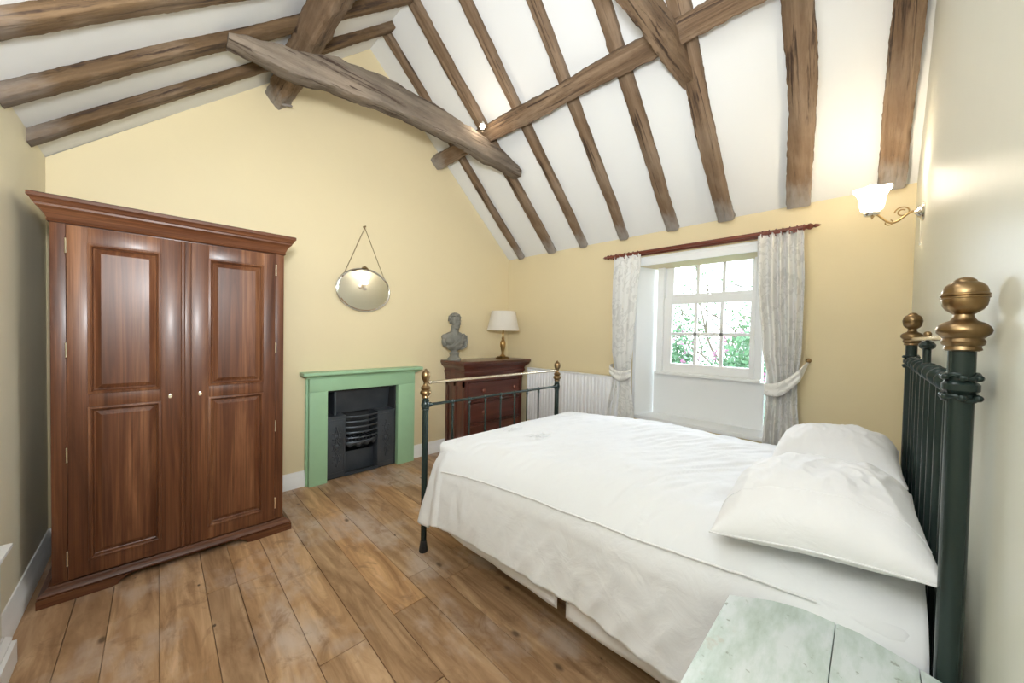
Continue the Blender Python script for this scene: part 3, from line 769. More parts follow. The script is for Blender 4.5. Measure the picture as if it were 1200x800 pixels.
def door(xa, xb, pa, pb, keyx, hingex):
    z0, z1 = 0.09, 1.838
    bm = NB(); yf, yb2 = -0.018, 0.0
    zt0, zt1, zb0, zb1 = 1.01, 1.757, 0.166, 0.938
    box(bm, xa, pa, yf, yb2, z0, z1, 0.002); box(bm, pb, xb, yf, yb2, z0, z1, 0.002)
    for a, b in ((z0, zb0), (zb1, zt0), (zt1, z1)): box(bm, pa-.001, pb+.001, yf+.0004, yb2, a, b, 0.0012)
    d = mesh_obj('door', bm, 'mahogany_v', W0)
    for a, b in ((zb0, zb1), (zt0, zt1)):
        bm = NB(); panel(bm, pa-0.004, pb+0.004, a-0.004, b+0.004, [(0, yf), (0.001, yf-0.006), (0.010, yf-0.008), (0.016, yf-0.002), (0.020, -0.006), (0.024, -0.004), (0.046, -0.0145), (0.049, -0.0145)])
        mesh_obj('raised_panel', bm, 'mahogany_v', d, True, 25)
    for hz in (1.737, 1.23, 0.713, 0.199):
        bm = NB(); tube(bm, [(hingex, yf-0.004, hz-0.032), (hingex, yf-0.004, hz+0.032)], 0.0038, 8); sphere(bm, (hingex, yf-0.004, hz+0.034), 0.0042, u=8, v=6); sphere(bm, (hingex, yf-0.004, hz-0.034), 0.0042, u=8, v=6)
        mesh_obj('hinge', bm, 'bright_brass', d)
    bm = NB(); lathe(bm, [(0.0105, 0), (0.0105, 0.002), (0.007, 0.003), (0.0065, 0.0015), (0.001, 0.001)], seg=16, mat=Matrix.Translation((keyx, yf, 0.965)) @ Matrix.Rotation(PI/2, 4, 'X') @ Matrix.Diagonal((0.8, 1.2, 1, 1)))
    k = mesh_obj('keyhole', bm, 'bright_brass', d)
    return d
door(-0.319+bx, 0.094+bx, -0.25+bx, 0.006+bx, 0.046+bx, -0.3205+bx)
door(0.134+bx, 0.545+bx, 0.212+bx, 0.478+bx, 0.172+bx, 0.5465+bx)
bm = NB(); box(bm, 0.095+bx, 0.133+bx, -0.004, 0.02, 0.088, 1.839, 0.001); box(bm, 0.090+bx, 0.108+bx, -0.026, -0.004, 0.09, 1.838, 0.005, 3)
mesh_obj('astragal', bm, 'mahogany_v', W0)

# ------------------------------------------------------------------ fireplace
FP = thing('fireplace', 'mint green painted fireplace surround with black cast iron grate', 'fireplace', (1.39, YF, 0))
o_ = -1.39
sx0, sx1 = 0.912+o_, 1.905+o_; ox0, ox1 = 1.058+o_, 1.722+o_
fy = -0.075
bm = NB()
box(bm, sx0, ox0, fy, 0, 0, 0.815, 0.003); mesh_obj('jamb', bm, 'green_paint', FP)
bm = NB(); box(bm, ox1, sx1, fy, 0, 0, 0.815, 0.003); mesh_obj('jamb', bm, 'green_paint', FP)
bm = NB(); box(bm, sx0, sx1, fy-0.001, 0, 0.8155, 0.945, 0.003); mesh_obj('frieze', bm, 'green_paint', FP)
bm = NB(); box(bm, sx0-0.016, sx1+0.018, fy+0.03, 0, 0, 0.94, 0.003); 
# backing board cut for opening: two strips + head
bm.free(); bm = NB()
bm.free()
for a, b in ((sx0-0.018, sx0-0.001), (sx1+0.001, sx1+0.018)):
    bm = NB(); box(bm, a, b, fy+0.035, 0, 0, 0.94, 0.002); mesh_obj('edge_strip', bm, 'green_paint', FP)
bm = NB(); rings_rect(bm, sx0-0.01, sx1+0.01, 0, fy, [(0.0, 0.93), (0.012, 0.934), (0.016, 0.945), (0.030, 0.952), (0.046, 0.958), (0.050, 0.963)])
mesh_obj('bed_mould', bm, 'green_paint', FP, True, 30)
bm = NB(); box(bm, sx0-0.062, sx1+0.062, fy-0.062, 0, 0.962, 0.990, 0.007, 3); mesh_obj('mantel_shelf', bm, 'green_paint', FP)
# cast iron insert
bm = NB(); dpt = 0.36
box(bm, ox0-0.004, ox0+0.012, -0.02, dpt, 0, 0.812); box(bm, ox1-0.012, ox1+0.004, -0.02, dpt, 0, 0.812)
box(bm, ox0, ox1, dpt-0.02, dpt, 0, 0.812); box(bm, ox0, ox1, -0.02, dpt, 0.795, 0.812)
box(bm, ox0, ox1, -0.02, dpt, 0.0, 0.012)
mesh_obj('firebox', bm, 'soot', FP, False)
# sloping register plate behind the upper opening
bm = NB(); quad_slab(bm, [(ox0+0.10, 0.10, 0.57), (ox1-0.03, 0.10, 0.57), (ox1-0.03, 0.06, 0.80), (ox0+0.10, 0.06, 0.80)], (0, 1, 0), 0.01)
mesh_obj('register_plate', bm, 'cast_iron', FP, False)
bm = NB(); box(bm, ox0+0.085, ox0+0.105, 0.02, 0.30, 0.565, 0.80, 0.003); mesh_obj('flue_cheek', bm, 'cast_iron', FP)
hz = 0.572; hl = (ox0+0.012, ox0+0.168); hr = (ox1-0.195, ox1-0.02)
def hob(xa, xb):
    bm = NB(); box(bm, xa, xb, -0.035, 0.22, 0.012, hz-0.012, 0.004)
    box(bm, xa-0.004, xb+0.004, -0.045, 0.225, hz-0.012, hz, 0.004)
    o = mesh_obj('hob', bm, 'cast_iron', FP)
    bm = NB()
    xm = (xa+xb)/2; y = -0.036; w = (xb-xa)/2
    for s in (1, -1):
        for ph in (0, PI):
            pts = [(xm+s*0.028*math.sin(t*2*PI*1.5+ph)*math.sin(PI*t), y-0.003, 0.11+0.36*t) for t in [k/40 for k in range(41)]]
            tube(bm, pts, 0.0045, 6)
    for zz, r in ((0.29, 0.020), (0.20, 0.012), (0.38, 0.014), (0.47, 0.010), (0.12, 0.009)):
        sphere(bm, (xm, y, zz), r, 1, 0.45, 1.3, 12, 8)
    for k in range(6):
        zz = 0.16+0.052*k; sphere(bm, (xm+0.028*(-1)**k, y, zz), 0.010, 1.3, 0.4, 0.8, 10, 6); sphere(bm, (xm-0.028*(-1)**k, y, zz), 0.010, 1.3, 0.4, 0.8, 10, 6)
    bmf = NB()
    mesh_obj('ornament', bm, 'cast_iron', o)
    bmf.free()
    bm = NB(); t_ = 0.010
    for (a, b, c, d) in ((xa+.008, xa+.008+t_, 0.05, 0.53), (xb-.008-t_, xb-.008, 0.05, 0.53), (xa+.008, xb-.008, 0.05, 0.05+t_), (xa+.008, xb-.008, 0.53, 0.53+t_)): box(bm, a, b, -0.040, -0.034, c, d, 0.002)
    mesh_obj('border', bm, 'cast_iron', o)
hob(*hl); hob(*hr)
gx0, gx1 = hl[1], hr[0]
def bow_bar(z, r, bulge, name='grate_bar', flat=1):
    bm = NB(); pts = []
    for k in range(25):
        t = k/24; pts.append((gx0+(gx1-gx0)*t, -0.028-bulge*math.sin(PI*t)**0.7, z-0.014*math.sin(PI*t)*0))
    tube(bm, pts, r, 8); return mesh_obj(name, bm, 'cast_iron', FP)
for z, b in ((0.552, 0.045), (0.505, 0.05), (0.455, 0.052), (0.405, 0.052), (0.355, 0.050)): bow_bar(z, 0.0085, b)
# bottom fret casting
bm = NB(); P = []
for k in range(25):
    t = k/24; x = gx0+(gx1-gx0)*t; y = -0.026-0.048*math.sin(PI*t)**0.7
    P.append([(x, y, 0.325), (x, y-0.006, 0.31), (x, y+0.004, 0.285+0.012*math.cos(8*PI*t)), (x, y+0.02, 0.27+0.012*math.cos(8*PI*t))])
grid(bm, P); fo = mesh_obj('fret', bm, 'cast_iron', FP); so = fo.modifiers.new('t', 'SOLIDIFY'); so.thickness = 0.012
bm = NB()
for k in range(9): box(bm, gx0+0.02+(gx1-gx0-0.04)*k/8-0.004, gx0+0.02+(gx1-gx0-0.04)*k/8+0.004, -0.055, 0.2, 0.325, 0.337)
mesh_obj('bottom_grate', bm, 'cast_iron', FP)
bm = NB(); quad_slab(bm, [(gx0, 0.15, 0.335), (gx1, 0.15, 0.335), (gx1, 0.19, 0.58), (gx0, 0.19, 0.58)], (0, 1, 0), 0.02); mesh_obj('fireback', bm, 'soot', FP, False)
bm = NB(); box(bm, gx0, gx1, 0.06, 0.07, 0.012, 0.2, 0.002)
mesh_obj('ash_plate', bm, 'cast_iron', FP)
bm = NB(); pts = []
box(bm, gx0-0.005, gx1+0.005, -0.055, -0.02, 0.012, 0.03, 0.004)
mesh_obj('ash_guard', bm, 'cast_iron', FP)

# ------------------------------------------------------------------ oval mirror
MR = thing('oval_mirror', 'oval wall mirror hanging on a chain above the fireplace', 'mirror', (1.385, YF-0.025, 1.738))
MR.rotation_euler = (math.radians(1.5), 0, 0)
A_, B_ = 0.252, 0.20
tl = math.radians(2)
def ell(a, b, t): x, z = a*math.cos(t), b*math.sin(t); return (x*math.cos(tl)+z*math.sin(tl), z*math.cos(tl)-x*math.sin(tl))
bm = NB()
n = 72
R = []
for f_, y in ((0.93, -0.010), (0.992, -0.004)):
    R.append([bm.verts.new((ell(A_*f_, B_*f_, 2*PI*k/n)[0], y, ell(A_*f_, B_*f_, 2*PI*k/n)[1])) for k in range(n)])
bm.faces.new(R[0])
for k in range(n): bm.faces.new((R[0][k], R[0][(k+1) % n], R[1][(k+1) % n], R[1][k]))
mesh_obj('glass', bm, 'mirror_glass', MR, True, 2)
bm = NB(); tube(bm, [(ell(A_, B_, 2*PI*k/n)[0], -0.006, ell(A_, B_, 2*PI*k/n)[1]) for k in range(n)], 0.006, 10, True); mesh_obj('frame', bm, 'chrome', MR)
bm = NB(); R = [bm.verts.new((ell(A_, B_, 2*PI*k/n)[0], 0.004, ell(A_, B_, 2*PI*k/n)[1])) for k in range(n)]; bm.faces.new(R); so_ = mesh_obj('backboard', bm, 'old_brass', MR, False); so_.modifiers.new('t', 'SOLIDIFY').thickness = 0.004
bm = NB(); sphere(bm, (0, -0.01, B_+0.010), 0.016, 1.7, 0.6, 0.8); sphere(bm, (-0.022, -0.01, B_+0.004), 0.009, 1.3, 0.6, 0.8); sphere(bm, (0.022, -0.01, B_+0.004), 0.009, 1.3, 0.6, 0.8); sphere(bm, (0, -0.01, B_+0.022), 0.007)
mesh_obj('crest', bm, 'old_brass', MR)
bm = NB()
for k in range(9):
    a = 2*PI*k/9; sphere(bm, (0.013*math.cos(a)*1.4, -0.0115, 0.012+0.011*math.sin(a)), 0.0055, 1.1, 0.3, 0.8, 10, 6)
sphere(bm, (0, -0.0135, 0.012), 0.008, 1, 0.3, 1)
mesh_obj('centre_motif', bm, 'chrome', MR)
top = Vector((-0.005, 0.0, 0.585))
for s in (1, -1):
    e = ell(A_, B_, PI/2 - s*math.radians(49)); bm = NB(); a = Vector((e[0], -0.006, e[1])); nl = 56
    for k in range(nl):
        p = a.lerp(top, (k+.5)/nl); d = (top-a).normalized(); q = Vector((0, 1, 0)) if k % 2 else d.cross(Vector((0, 1, 0)))
        tube(bm, [p+d*0.0052*math.cos(t)+q*0.003*math.sin(t) for t in [2*PI*i/8 for i in range(8)]], 0.0013, 4, True)
    mesh_obj('chain', bm, 'old_brass', MR)
bm = NB(); lathe(bm, [(0.010, 0.022), (0.010, 0.018), (0.004, 0.014), (0.004, -0.01), (0.008, -0.014), (0.001, -0.018)], seg=12, mat=Matrix.Translation((-0.005, 0.0, 0.595)) @ Matrix.Rotation(-PI/2, 4, 'X')); mesh_obj('hook', bm, 'old_brass', MR)

# ------------------------------------------------------------------ chest of drawers
CH = thing('chest_of_drawers', 'dark red mahogany chest of drawers in the corner beside the fireplace', 'chest of drawers', (2.83, 3.05, 0))
cx0, cx1, cd = 2.335-2.83, 3.205-2.83, 0.36
bm = NB(); box(bm, cx0, cx1, 0.028, cd, 0.05, 0.86, 0.002); mesh_obj('carcass', bm, 'red_mahogany_v', CH)
# corner stiles and recessed side panels
for a, b in ((cx0-0.006, cx0+0.03), (cx1-0.03, cx1+0.006)):
    bm = NB(); box(bm, a, b, 0, 0.03, 0.05, 0.84, 0.003); mesh_obj('front_stile', bm, 'red_mahogany_v', CH)
bm = NB()
box(bm, cx0-0.008, cx0+0.002, 0.0, 0.05, 0.05, 0.84, 0.002); box(bm, cx0-0.008, cx0+0.002, 0.165, 0.205, 0.05, 0.84, 0.002); box(bm, cx0-0.008, cx0+0.002, cd-0.05, cd, 0.05, 0.84, 0.002)
box(bm, cx0-0.008, cx0+0.002, 0.0, cd, 0.76, 0.84, 0.002); box(bm, cx0-0.008, cx0+0.002, 0, cd, 0.05, 0.13, 0.002)
mesh_obj('side_frame', bm, 'red_mahogany_v', CH)
bm = NB(); rings_rect(bm, cx0-0.008, cx1+0.008, cd, 0, [(0, 0.825), (0.006, 0.828), (0.006, 0.838), (0.002, 0.845), (0.006, 0.870), (0.018, 0.898), (0.024, 0.915), (0.024, 0.925), (0.016, 0.930), (0.018, 0.945), (0.030, 0.965), (0.052, 0.985), (0.062, 0.998), (0.064, 1.010), (0, 1.012)])
mesh_obj('cornice', bm, 'red_mahogany_h', CH, True, 30)
bm = NB(); box(bm, cx0-0.085, cx1+0.085, -0.078, cd, 1.010, 1.046, 0.010, 3); mesh_obj('top', bm, 'red_mahogany_h', CH)
bm = NB(); rings_rect(bm, cx0-0.008, cx1+0.008, cd, 0, [(0.02, 0.0), (0.02, 0.075), (0.012, 0.085), (0.010, 0.093), (0, 0.10)]); mesh_obj('plinth', bm, 'red_mahogany_h', CH, True, 30)
for z0 in (0.588, 0.343):
    bm = NB(); box(bm, cx0+0.028, cx1-0.028, -0.001, 0.03, z0, z0+0.014, 0.003); mesh_obj('drawer_rail', bm, 'red_mahogany_h', CH)
for z0, z1 in ((0.610, 0.810), (0.365, 0.580), (0.11, 0.335)):
    bm = NB(); panel(bm, cx0+0.038, cx1-0.038, z0, z1, [(0, 0.028), (0, 0.002), (0.003, -0.002), (0.007, -0.002), (0.009, 0.002), (0.02, 0.002)])
    d = mesh_obj('drawer', bm, 'red_mahogany_h', CH, True, 25)
    for kx in (2.575-2.83, 3.06-2.83):
        bm = NB(); lathe(bm, [(0.010, 0), (0.009, 0.008), (0.008, 0.012), (0.014, 0.018), (0.023, 0.024), (0.024, 0.031), (0.019, 0.038), (0.008, 0.042), (0.001, 0.0425)], seg=20, mat=Matrix.Translation((kx, 0.002, (z0+z1)/2)) @ Matrix.Rotation(PI/2, 4, 'X'))
        mesh_obj('knob', bm, 'pole_wood', d)

# ------------------------------------------------------------------ bust
def build_bust():
    bm = NB(); S = lambda c, r, sx=1, sy=1, sz=1, rot=None: sphere(bm, c, r, sx, sy, sz, 20, 14, rot)
    RX = lambda a: Matrix.Rotation(a, 4, 'X'); RY = lambda a: Matrix.Rotation(a, 4, 'Y'); RZ = lambda a: Matrix.Rotation(a, 4, 'Z')
    # socle
    lathe(bm, [(0.074, 0), (0.076, 0.012), (0.073, 0.026), (0.062, 0.034), (0.052, 0.044), (0.048, 0.058), (0.052, 0.070), (0.056, 0.078), (0.052, 0.088), (0.04, 0.10), (0.036, 0.14)], seg=32)
    # torso cut below the chest, shoulders without arms
    S((0, 0.005, 0.215), 0.105, 1.10, 0.66, 0.95)
    S((0, 0.0, 0.165), 0.095, 1.05, 0.62, 0.62)
    S((0.050, -0.036, 0.222), 0.055, 1.05, 0.62, 0.80); S((-0.050, -0.036, 0.222), 0.055, 1.05, 0.62, 0.80)
    S((0.100, 0.012, 0.262), 0.046, 0.95, 0.95, 0.80); S((-0.100, 0.012, 0.262), 0.046, 0.95, 0.95, 0.80)
    S((0.108, 0.012, 0.215), 0.040, 0.80, 0.95, 1.55); S((-0.108, 0.012, 0.215), 0.040, 0.80, 0.95, 1.55)
    S((0.055, 0.01, 0.295), 0.052, 1.25, 0.72, 0.48, RY(0.40)); S((-0.055, 0.01, 0.295), 0.052, 1.25, 0.72, 0.48, RY(-0.40))
    for k in range(6):
        a = 0.014*k
        tube(bm, [(0.118-a*.3, 0.03, 0.30-a*.4), (0.100-a, -0.034, 0.285-a), (0.058-a*1.2, -0.068, 0.232-a*.7), (0.0-a, -0.072, 0.175-a*.3), (-0.05-a*.3, -0.058, 0.140), (-0.09, -0.03, 0.145+a*.3)], [0.008, 0.010, 0.010, 0.010, 0.009, 0.007], 8)
    for k in range(4):
        tube(bm, [(0.128, -0.03+0.02*k, 0.285), (0.140, -0.034+0.02*k, 0.215), (0.122, -0.03+0.02*k, 0.150), (0.07, -0.03, 0.128)], 0.009, 8)
    # neck
    tube(bm, [(0, 0.012, 0.27), (0.002, 0.006, 0.33), (0.006, -0.004, 0.38)], [0.058, 0.046, 0.044], 20)
    tube(bm, [(0.012, -0.038, 0.29), (0.030, -0.01, 0.36)], [0.010, 0.008], 8); tube(bm, [(-0.010, -0.038, 0.29), (-0.022, -0.005, 0.36)], [0.010, 0.008], 8)
    # head in its own frame so it can be turned
    H = Matrix.Translation((0.006, -0.006, 0.432)) @ RZ(0.22) @ RX(0.10) @ Matrix.Scale(1.17, 4)
    def HS(c, r, sx=1, sy=1, sz=1, rot=None):
        m_ = H @ Matrix.Translation(c) @ (rot if rot else Matrix.Identity(4)) @ Matrix.Diagonal((sx, sy, sz, 1))
        usphere(bm, m_, r, 20, 14)
    HS((0, 0.014, 0.020), 0.060, 0.86, 1.08, 0.92)
    HS((0, -0.014, -0.010), 0.050, 0.84, 0.86, 1.12)
    HS((0, -0.036, -0.052), 0.020, 1.1, 0.85, 0.75)
    HS((0.024, -0.012, -0.042), 0.022, 0.8, 1.3, 0.75); HS((-0.024, -0.012, -0.042), 0.022, 0.8, 1.3, 0.75)
    HS((0.026, -0.040, -0.014), 0.012, 1.1, 0.8, 0.9); HS((-0.026, -0.040, -0.014), 0.012, 1.1, 0.8, 0.9)
    HS((0.019, -0.053, 0.018), 0.009, 2.0, 0.75, 0.55, RY(0.15)); HS((-0.019, -0.053, 0.018), 0.009, 2.0, 0.75, 0.55, RY(-0.15))
    HS((0.018, -0.050, 0.005), 0.006, 1.4, 0.7, 0.8); HS((-0.018, -0.050, 0.005), 0.006, 1.4, 0.7, 0.8)
    HS((0, -0.060, 0.003), 0.0065, 0.75, 1.1, 2.8, RX(-0.28)); HS((0, -0.068, -0.012), 0.0075, 1.15, 0.9, 0.8)
    HS((0, -0.056, -0.029), 0.007, 1.9, 0.7, 0.5); HS((0, -0.054, -0.037), 0.007, 1.6, 0.7, 0.55)
    for s in (1, -1): HS((s*0.053, 0.006, -0.002), 0.014, 0.4, 0.8, 1.2)
    r = random.Random(3)
    for k in range(150):                                                                                  # short curls
        a = r.uniform(0, 2*PI); e = r.uniform(-0.35, 1.5)
        d = Vector((math.cos(a)*math.cos(e), math.sin(a)*math.cos(e), math.sin(e)))
        if d.y < -0.25 and d.z < 0.62: continue
        if abs(d.x) > 0.6 and d.y < 0.25 and d.z < 0.15: continue
        HS((d.x*0.055, 0.012+d.y*0.066, 0.022+d.z*0.060), r.uniform(0.008, 0.012), 1, 1, 0.8)
    return bm
bm = build_bust()
bust = mesh_obj('bust', bm, 'stone_grey'); rm = bust.modifiers.new('r', 'REMESH'); rm.mode = 'VOXEL'; rm.voxel_size = 0.0028; rm.use_smooth_shade = True
sm = bust.modifiers.new('s', 'SMOOTH'); sm.iterations = 3; sm.factor = 0.5
bust.location = (2.325, 3.25, 1.046); bust.rotation_euler = (0, 0, -0.35); bust.scale = (1.0, 1.0, 0.98)
tag(bust, 'grey classical bust of a draped man on the chest of drawers', 'bust')

# ------------------------------------------------------------------ table lamp
LP = thing('table_lamp', 'bronze baluster table lamp with cream pleated shade on the chest', 'lamp', (3.015, 3.2, 1.046))
bm = NB(); box(bm, -0.062, 0.062, -0.062, 0.062, 0, 0.014, 0.003); box(bm, -0.050, 0.050, -0.050, 0.050, 0.014, 0.026, 0.004); mesh_obj('base', bm, 'old_brass', LP)
bm = NB(); lathe(bm, [(0.036, 0.026), (0.038, 0.034), (0.028, 0.042), (0.018, 0.050), (0.014, 0.062), (0.018, 0.072), (0.016, 0.080), (0.022, 0.105), (0.032, 0.150), (0.036, 0.180), (0.034, 0.200), (0.022, 0.225), (0.014, 0.240), (0.020, 0.248), (0.020, 0.256), (0.011, 0.264), (0.009, 0.30), (0.013, 0.305), (0.013, 0.35), (0.010, 0.36)], seg=32)
mesh_obj('stem', bm, 'brass', LP)
bm = NB(); n = 144; P = []
for z, r in ((0.345, 0.197), (0.346, 0.199), (0.352, 0.199), (0.353, 0.196), (0.46, 0.172), (0.573, 0.148), (0.574, 0.151), (0.580, 0.151), (0.581, 0.148)):
    P.append([((r+0.0012*(k % 2))*math.cos(2*PI*k/n), (r+0.0012*(k % 2))*math.sin(2*PI*k/n), z) for k in range(n)])
grid(bm, P, True); sh = mesh_obj('lamp_shade', bm, 'lampshade_cream', LP, True, 60)
bm = NB(); 
for a in (0, 2*PI/3, 4*PI/3): tube(bm, [(0, 0, 0.36), (0.147*math.cos(a), 0.147*math.sin(a), 0.575)], 0.0015, 6)
mesh_obj('shade_carrier', bm, 'brass', LP)
bm = NB(); lathe(bm, [(0.012, 0.36), (0.014, 0.375), (0.028, 0.41), (0.030, 0.43), (0.02, 0.452), (0.002, 0.46)], seg=16); mesh_obj('bulb', bm, 'cord_white', LP)

# ------------------------------------------------------------------ wall sconce
def sconce(x, label, group):
    S = thing('wall_sconce', label, 'wall light', (x, YN, 2.015), 0, group)
    RXp = Matrix.Rotation(-PI/2, 4, 'X')      # z -> +y
    bm = NB(); lathe(bm, [(0.046, 0), (0.048, 0.004), (0.044, 0.010), (0.030, 0.014), (0.026, 0.022), (0.014, 0.028), (0.010, 0.034)], seg=28, mat=RXp); mesh_obj('backplate', bm, 'chrome', S)
    bm = NB(); pts = []
    for k in range(31):
        t = k/30; y = 0.03+0.15*t; z = 0.012*math.sin(PI*t*.5)-0.055*math.sin(PI*min(1, t*1.05))**1.5*(t)**.5*1.4+0.008
        pts.append((0, y, z))
    pts += [(0, 0.188, 0.0), (0, 0.190, 0.02)]
    tube(bm, pts, 0.0055, 10)
    sc = [(0, 0.075+0.03*math.cos(a)*(1-a/14), 0.012+0.028*math.sin(a)*(1-a/14)) for a in [i*0.35 for i in range(26)]]
    tube(bm, sc, 0.0035, 8)
    sc = [(0, 0.125+0.018*math.cos(a+2)*(1-a/12), -0.035+0.016*math.sin(a+2)*(1-a/12)) for a in [i*0.35 for i in range(18)]]
    tube(bm, sc, 0.003, 8)
    mesh_obj('arm', bm, 'brass', S)
    bm = NB(); lathe(bm, [(0.008, 0.012), (0.026, 0.016), (0.032, 0.024), (0.032, 0.030), (0.026, 0.034), (0.012, 0.036)], 0, 0.19, 24); mesh_obj('cup', bm, 'chrome', S)
    bm = NB(); P = []; n = 72
    for z, r, sc_ in ((0.034, 0.026, 0), (0.05, 0.044, 0), (0.075, 0.050, 0), (0.10, 0.052, 0.1), (0.125, 0.058, 0.3), (0.145, 0.068, 0.6), (0.158, 0.079, 0.8)):
        P.append([((r+0.004*sc_*math.cos(6*2*PI*k/n))*math.cos(2*PI*k/n), 0.19+(r+0.004*sc_*math.cos(6*2*PI*k/n))*math.sin(2*PI*k/n), z+0.003*sc_*math.cos(6*2*PI*k/n)) for k in range(n)])
    grid(bm, P, True); g = mesh_obj('glass_shade', bm, 'lit_glass', S, True, 80)
    bm = NB(); sphere(bm, (0, 0.19, 0.085), 0.020, 1, 1, 1.4); mesh_obj('bulb', bm, 'bulb_glow', S)
    bm = NB(); tube(bm, [(0.0, 0.012, -0.04), (0.002, 0.012, -0.16)], 0.0012, 6); sphere(bm, (0.002, 0.012, -0.165), 0.004, 1, 1, 1.8, 8, 6); mesh_obj('pull_cord', bm, 'cord_white', S)
    ld = bpy.data.lights.new('sconce_light', 'POINT'); ld.energy = 3.5; ld.color = (1, 0.84, 0.62); ld.shadow_soft_size = 0.03
    l = bpy.data.objects.new('sconce_light', ld); COL.objects.link(l); l.location = (x, YN+0.19, 2.015+0.155)
    return S
sconce(2.76, 'lit wall light with a scalloped glass shade near the window corner', None)
# ------------------------------------------------------------------ spotlight on the tie beam
SP = thing('spotlight', 'small lit halogen spotlight at the window end of the far tie beam', 'spotlight', (2.03, 2.47, 3.175))
bm = NB(); lathe(bm, [(0.016, -0.05), (0.018, -0.03), (0.026, 0.0), (0.026, 0.004)], seg=20, mat=Matrix.Rotation(2.6, 4, Vector((1, -1, 0)).normalized())); lathe(bm, [(0.014, -0.045), (0.006, -0.04), (0.006, -0.012), (0.010, -0.005)], seg=12)
mesh_obj('lamp_body', bm, 'chrome', SP)
bm = NB(); sphere(bm, (-0.006, -0.006, -0.006), 0.021); mesh_obj('bulb', bm, 'bulb_glow', SP)

# ------------------------------------------------------------------ bed
PX0, PX1, FYP, HYP = 1.160, 2.455, 1.912, -0.130
BED = thing('iron_bed', 'dark green iron bedstead with brass finials and rails', 'bed', ((PX0+PX1)/2, 0.9, 0))
bxo, byo = -(PX0+PX1)/2, -0.9
def knuckle(bm, x, y, z, r=0.026):
    lathe(bm, [(0.019, -0.030), (0.024, -0.026), (0.021, -0.020), (r+.002, -0.012), (r+.004, 0), (r+.002, 0.012), (0.021, 0.020), (0.024, 0.026), (0.019, 0.030)], x, y, 20, z)
foot_fin = [(0.021, 0.0), (0.024, 0.004), (0.022, 0.012), (0.026, 0.018), (0.033, 0.026), (0.034, 0.036), (0.029, 0.044), (0.022, 0.050), (0.028, 0.056), (0.030, 0.062), (0.024, 0.070), (0.014, 0.080), (0.012, 0.092), (0.017, 0.104), (0.024, 0.116), (0.027, 0.132), (0.026, 0.148), (0.020, 0.160), (0.010, 0.168), (0.008, 0.174), (0.002, 0.178)]
head_fin = [(0.022, 0.0), (0.026, 0.003), (0.024, 0.010), (0.028, 0.013), (0.030, 0.020), (0.027, 0.026), (0.030, 0.029), (0.036, 0.036), (0.0375, 0.043), (0.035, 0.050), (0.028, 0.057), (0.018, 0.062), (0.0145, 0.068), (0.0135, 0.074), (0.018, 0.078), (0.025, 0.084), (0.0295, 0.092), (0.031, 0.101), (0.031, 0.106), (0.033, 0.1075), (0.033, 0.110), (0.031, 0.1115), (0.033, 0.113), (0.033, 0.1155), (0.031, 0.117), (0.0305, 0.122), (0.028, 0.130), (0.022, 0.137), (0.016, 0.140), (0.015, 0.143), (0.010, 0.148), (0.002, 0.150)]
for px in (PX0, PX1):
    bm = NB(); x, y = px+bxo, FYP+byo
    lathe(bm, [(0.017, 0.03), (0.0175, 0.06), (0.0185, 0.5), (0.0185, 0.95)], x, y, 20)
    knuckle(bm, x, y, 0.905, 0.022); p = mesh_obj('foot_post', bm, 'green_iron', BED)
    bm = NB(); lathe(bm, [(0.026, 0.0), (0.027, 0.01), (0.022, 0.045), (0.018, 0.07)], x, y, 20); mesh_obj('castor', bm, 'rubber', p)
    bm = NB(); lathe(bm, foot_fin, x, y, 28, 0.95); mesh_obj('finial', bm, 'old_brass', p)
for px in (PX0, PX1):
    bm = NB(); x, y = px+bxo, HYP+byo
    lathe(bm, [(0.019, 0.03), (0.019, 1.335)], x, y, 24)
    for dz in (-0.022, 0.022): tube(bm, [(x+0.021*math.cos(a), y+0.021*math.sin(a), 1.26+dz+0.004*math.sin(3*a)) for a in [2*PI*i/24 for i in range(24)]], 0.0055, 8, True)
    lathe(bm, [(0.019, -0.014), (0.026, -0.006), (0.026, 0.006), (0.019, 0.014)], x, y, 20, 1.26)
    for k in range(6):
        a = PI/3*k; sphere(bm, (x+0.025*math.cos(a), y+0.025*math.sin(a), 1.26+0.020), 0.007, u=8, v=6); sphere(bm, (x+0.025*math.cos(a), y+0.025*math.sin(a), 1.26-0.020), 0.007, u=8, v=6)
    p = mesh_obj('head_post', bm, 'green_iron', BED)
    bm = NB(); lathe(bm, [(0.026, 0.0), (0.027, 0.01), (0.022, 0.045), (0.019, 0.07)], x, y, 20); mesh_obj('castor', bm, 'rubber', p)
    bm = NB(); lathe(bm, head_fin, x, y, 36, 1.333); mesh_obj('finial', bm, 'old_brass', p)
y = FYP+byo
bm = NB(); tube(bm, [(PX0+bxo+0.02, y, 1.042), (PX1+bxo-0.02, y, 1.042)], 0.0085, 14)
for s, xx in ((1, PX0+bxo), (-1, PX1+bxo)): sphere(bm, (xx+s*0.03, y, 1.042), 0.0125, 1, 1, 1, 12, 8)
mesh_obj('brass_rail', bm, 'bright_brass', BED)
bm = NB(); tube(bm, [(PX0+bxo, y, 0.905), (PX1+bxo, y, 0.905)], 0.009, 14)
for s, xx in ((1, PX0+bxo), (-1, PX1+bxo)): sphere(bm, (xx+s*0.032, y, 0.905), 0.015, 1.2, 1, 1, 12, 8)
mesh_obj('foot_rail', bm, 'green_iron', BED)
bm = NB(); tube(bm, [(PX0+bxo, y, 0.33), (PX1+bxo, y, 0.33)], 0.009, 12); mesh_obj('lower_rail', bm, 'green_iron', BED)
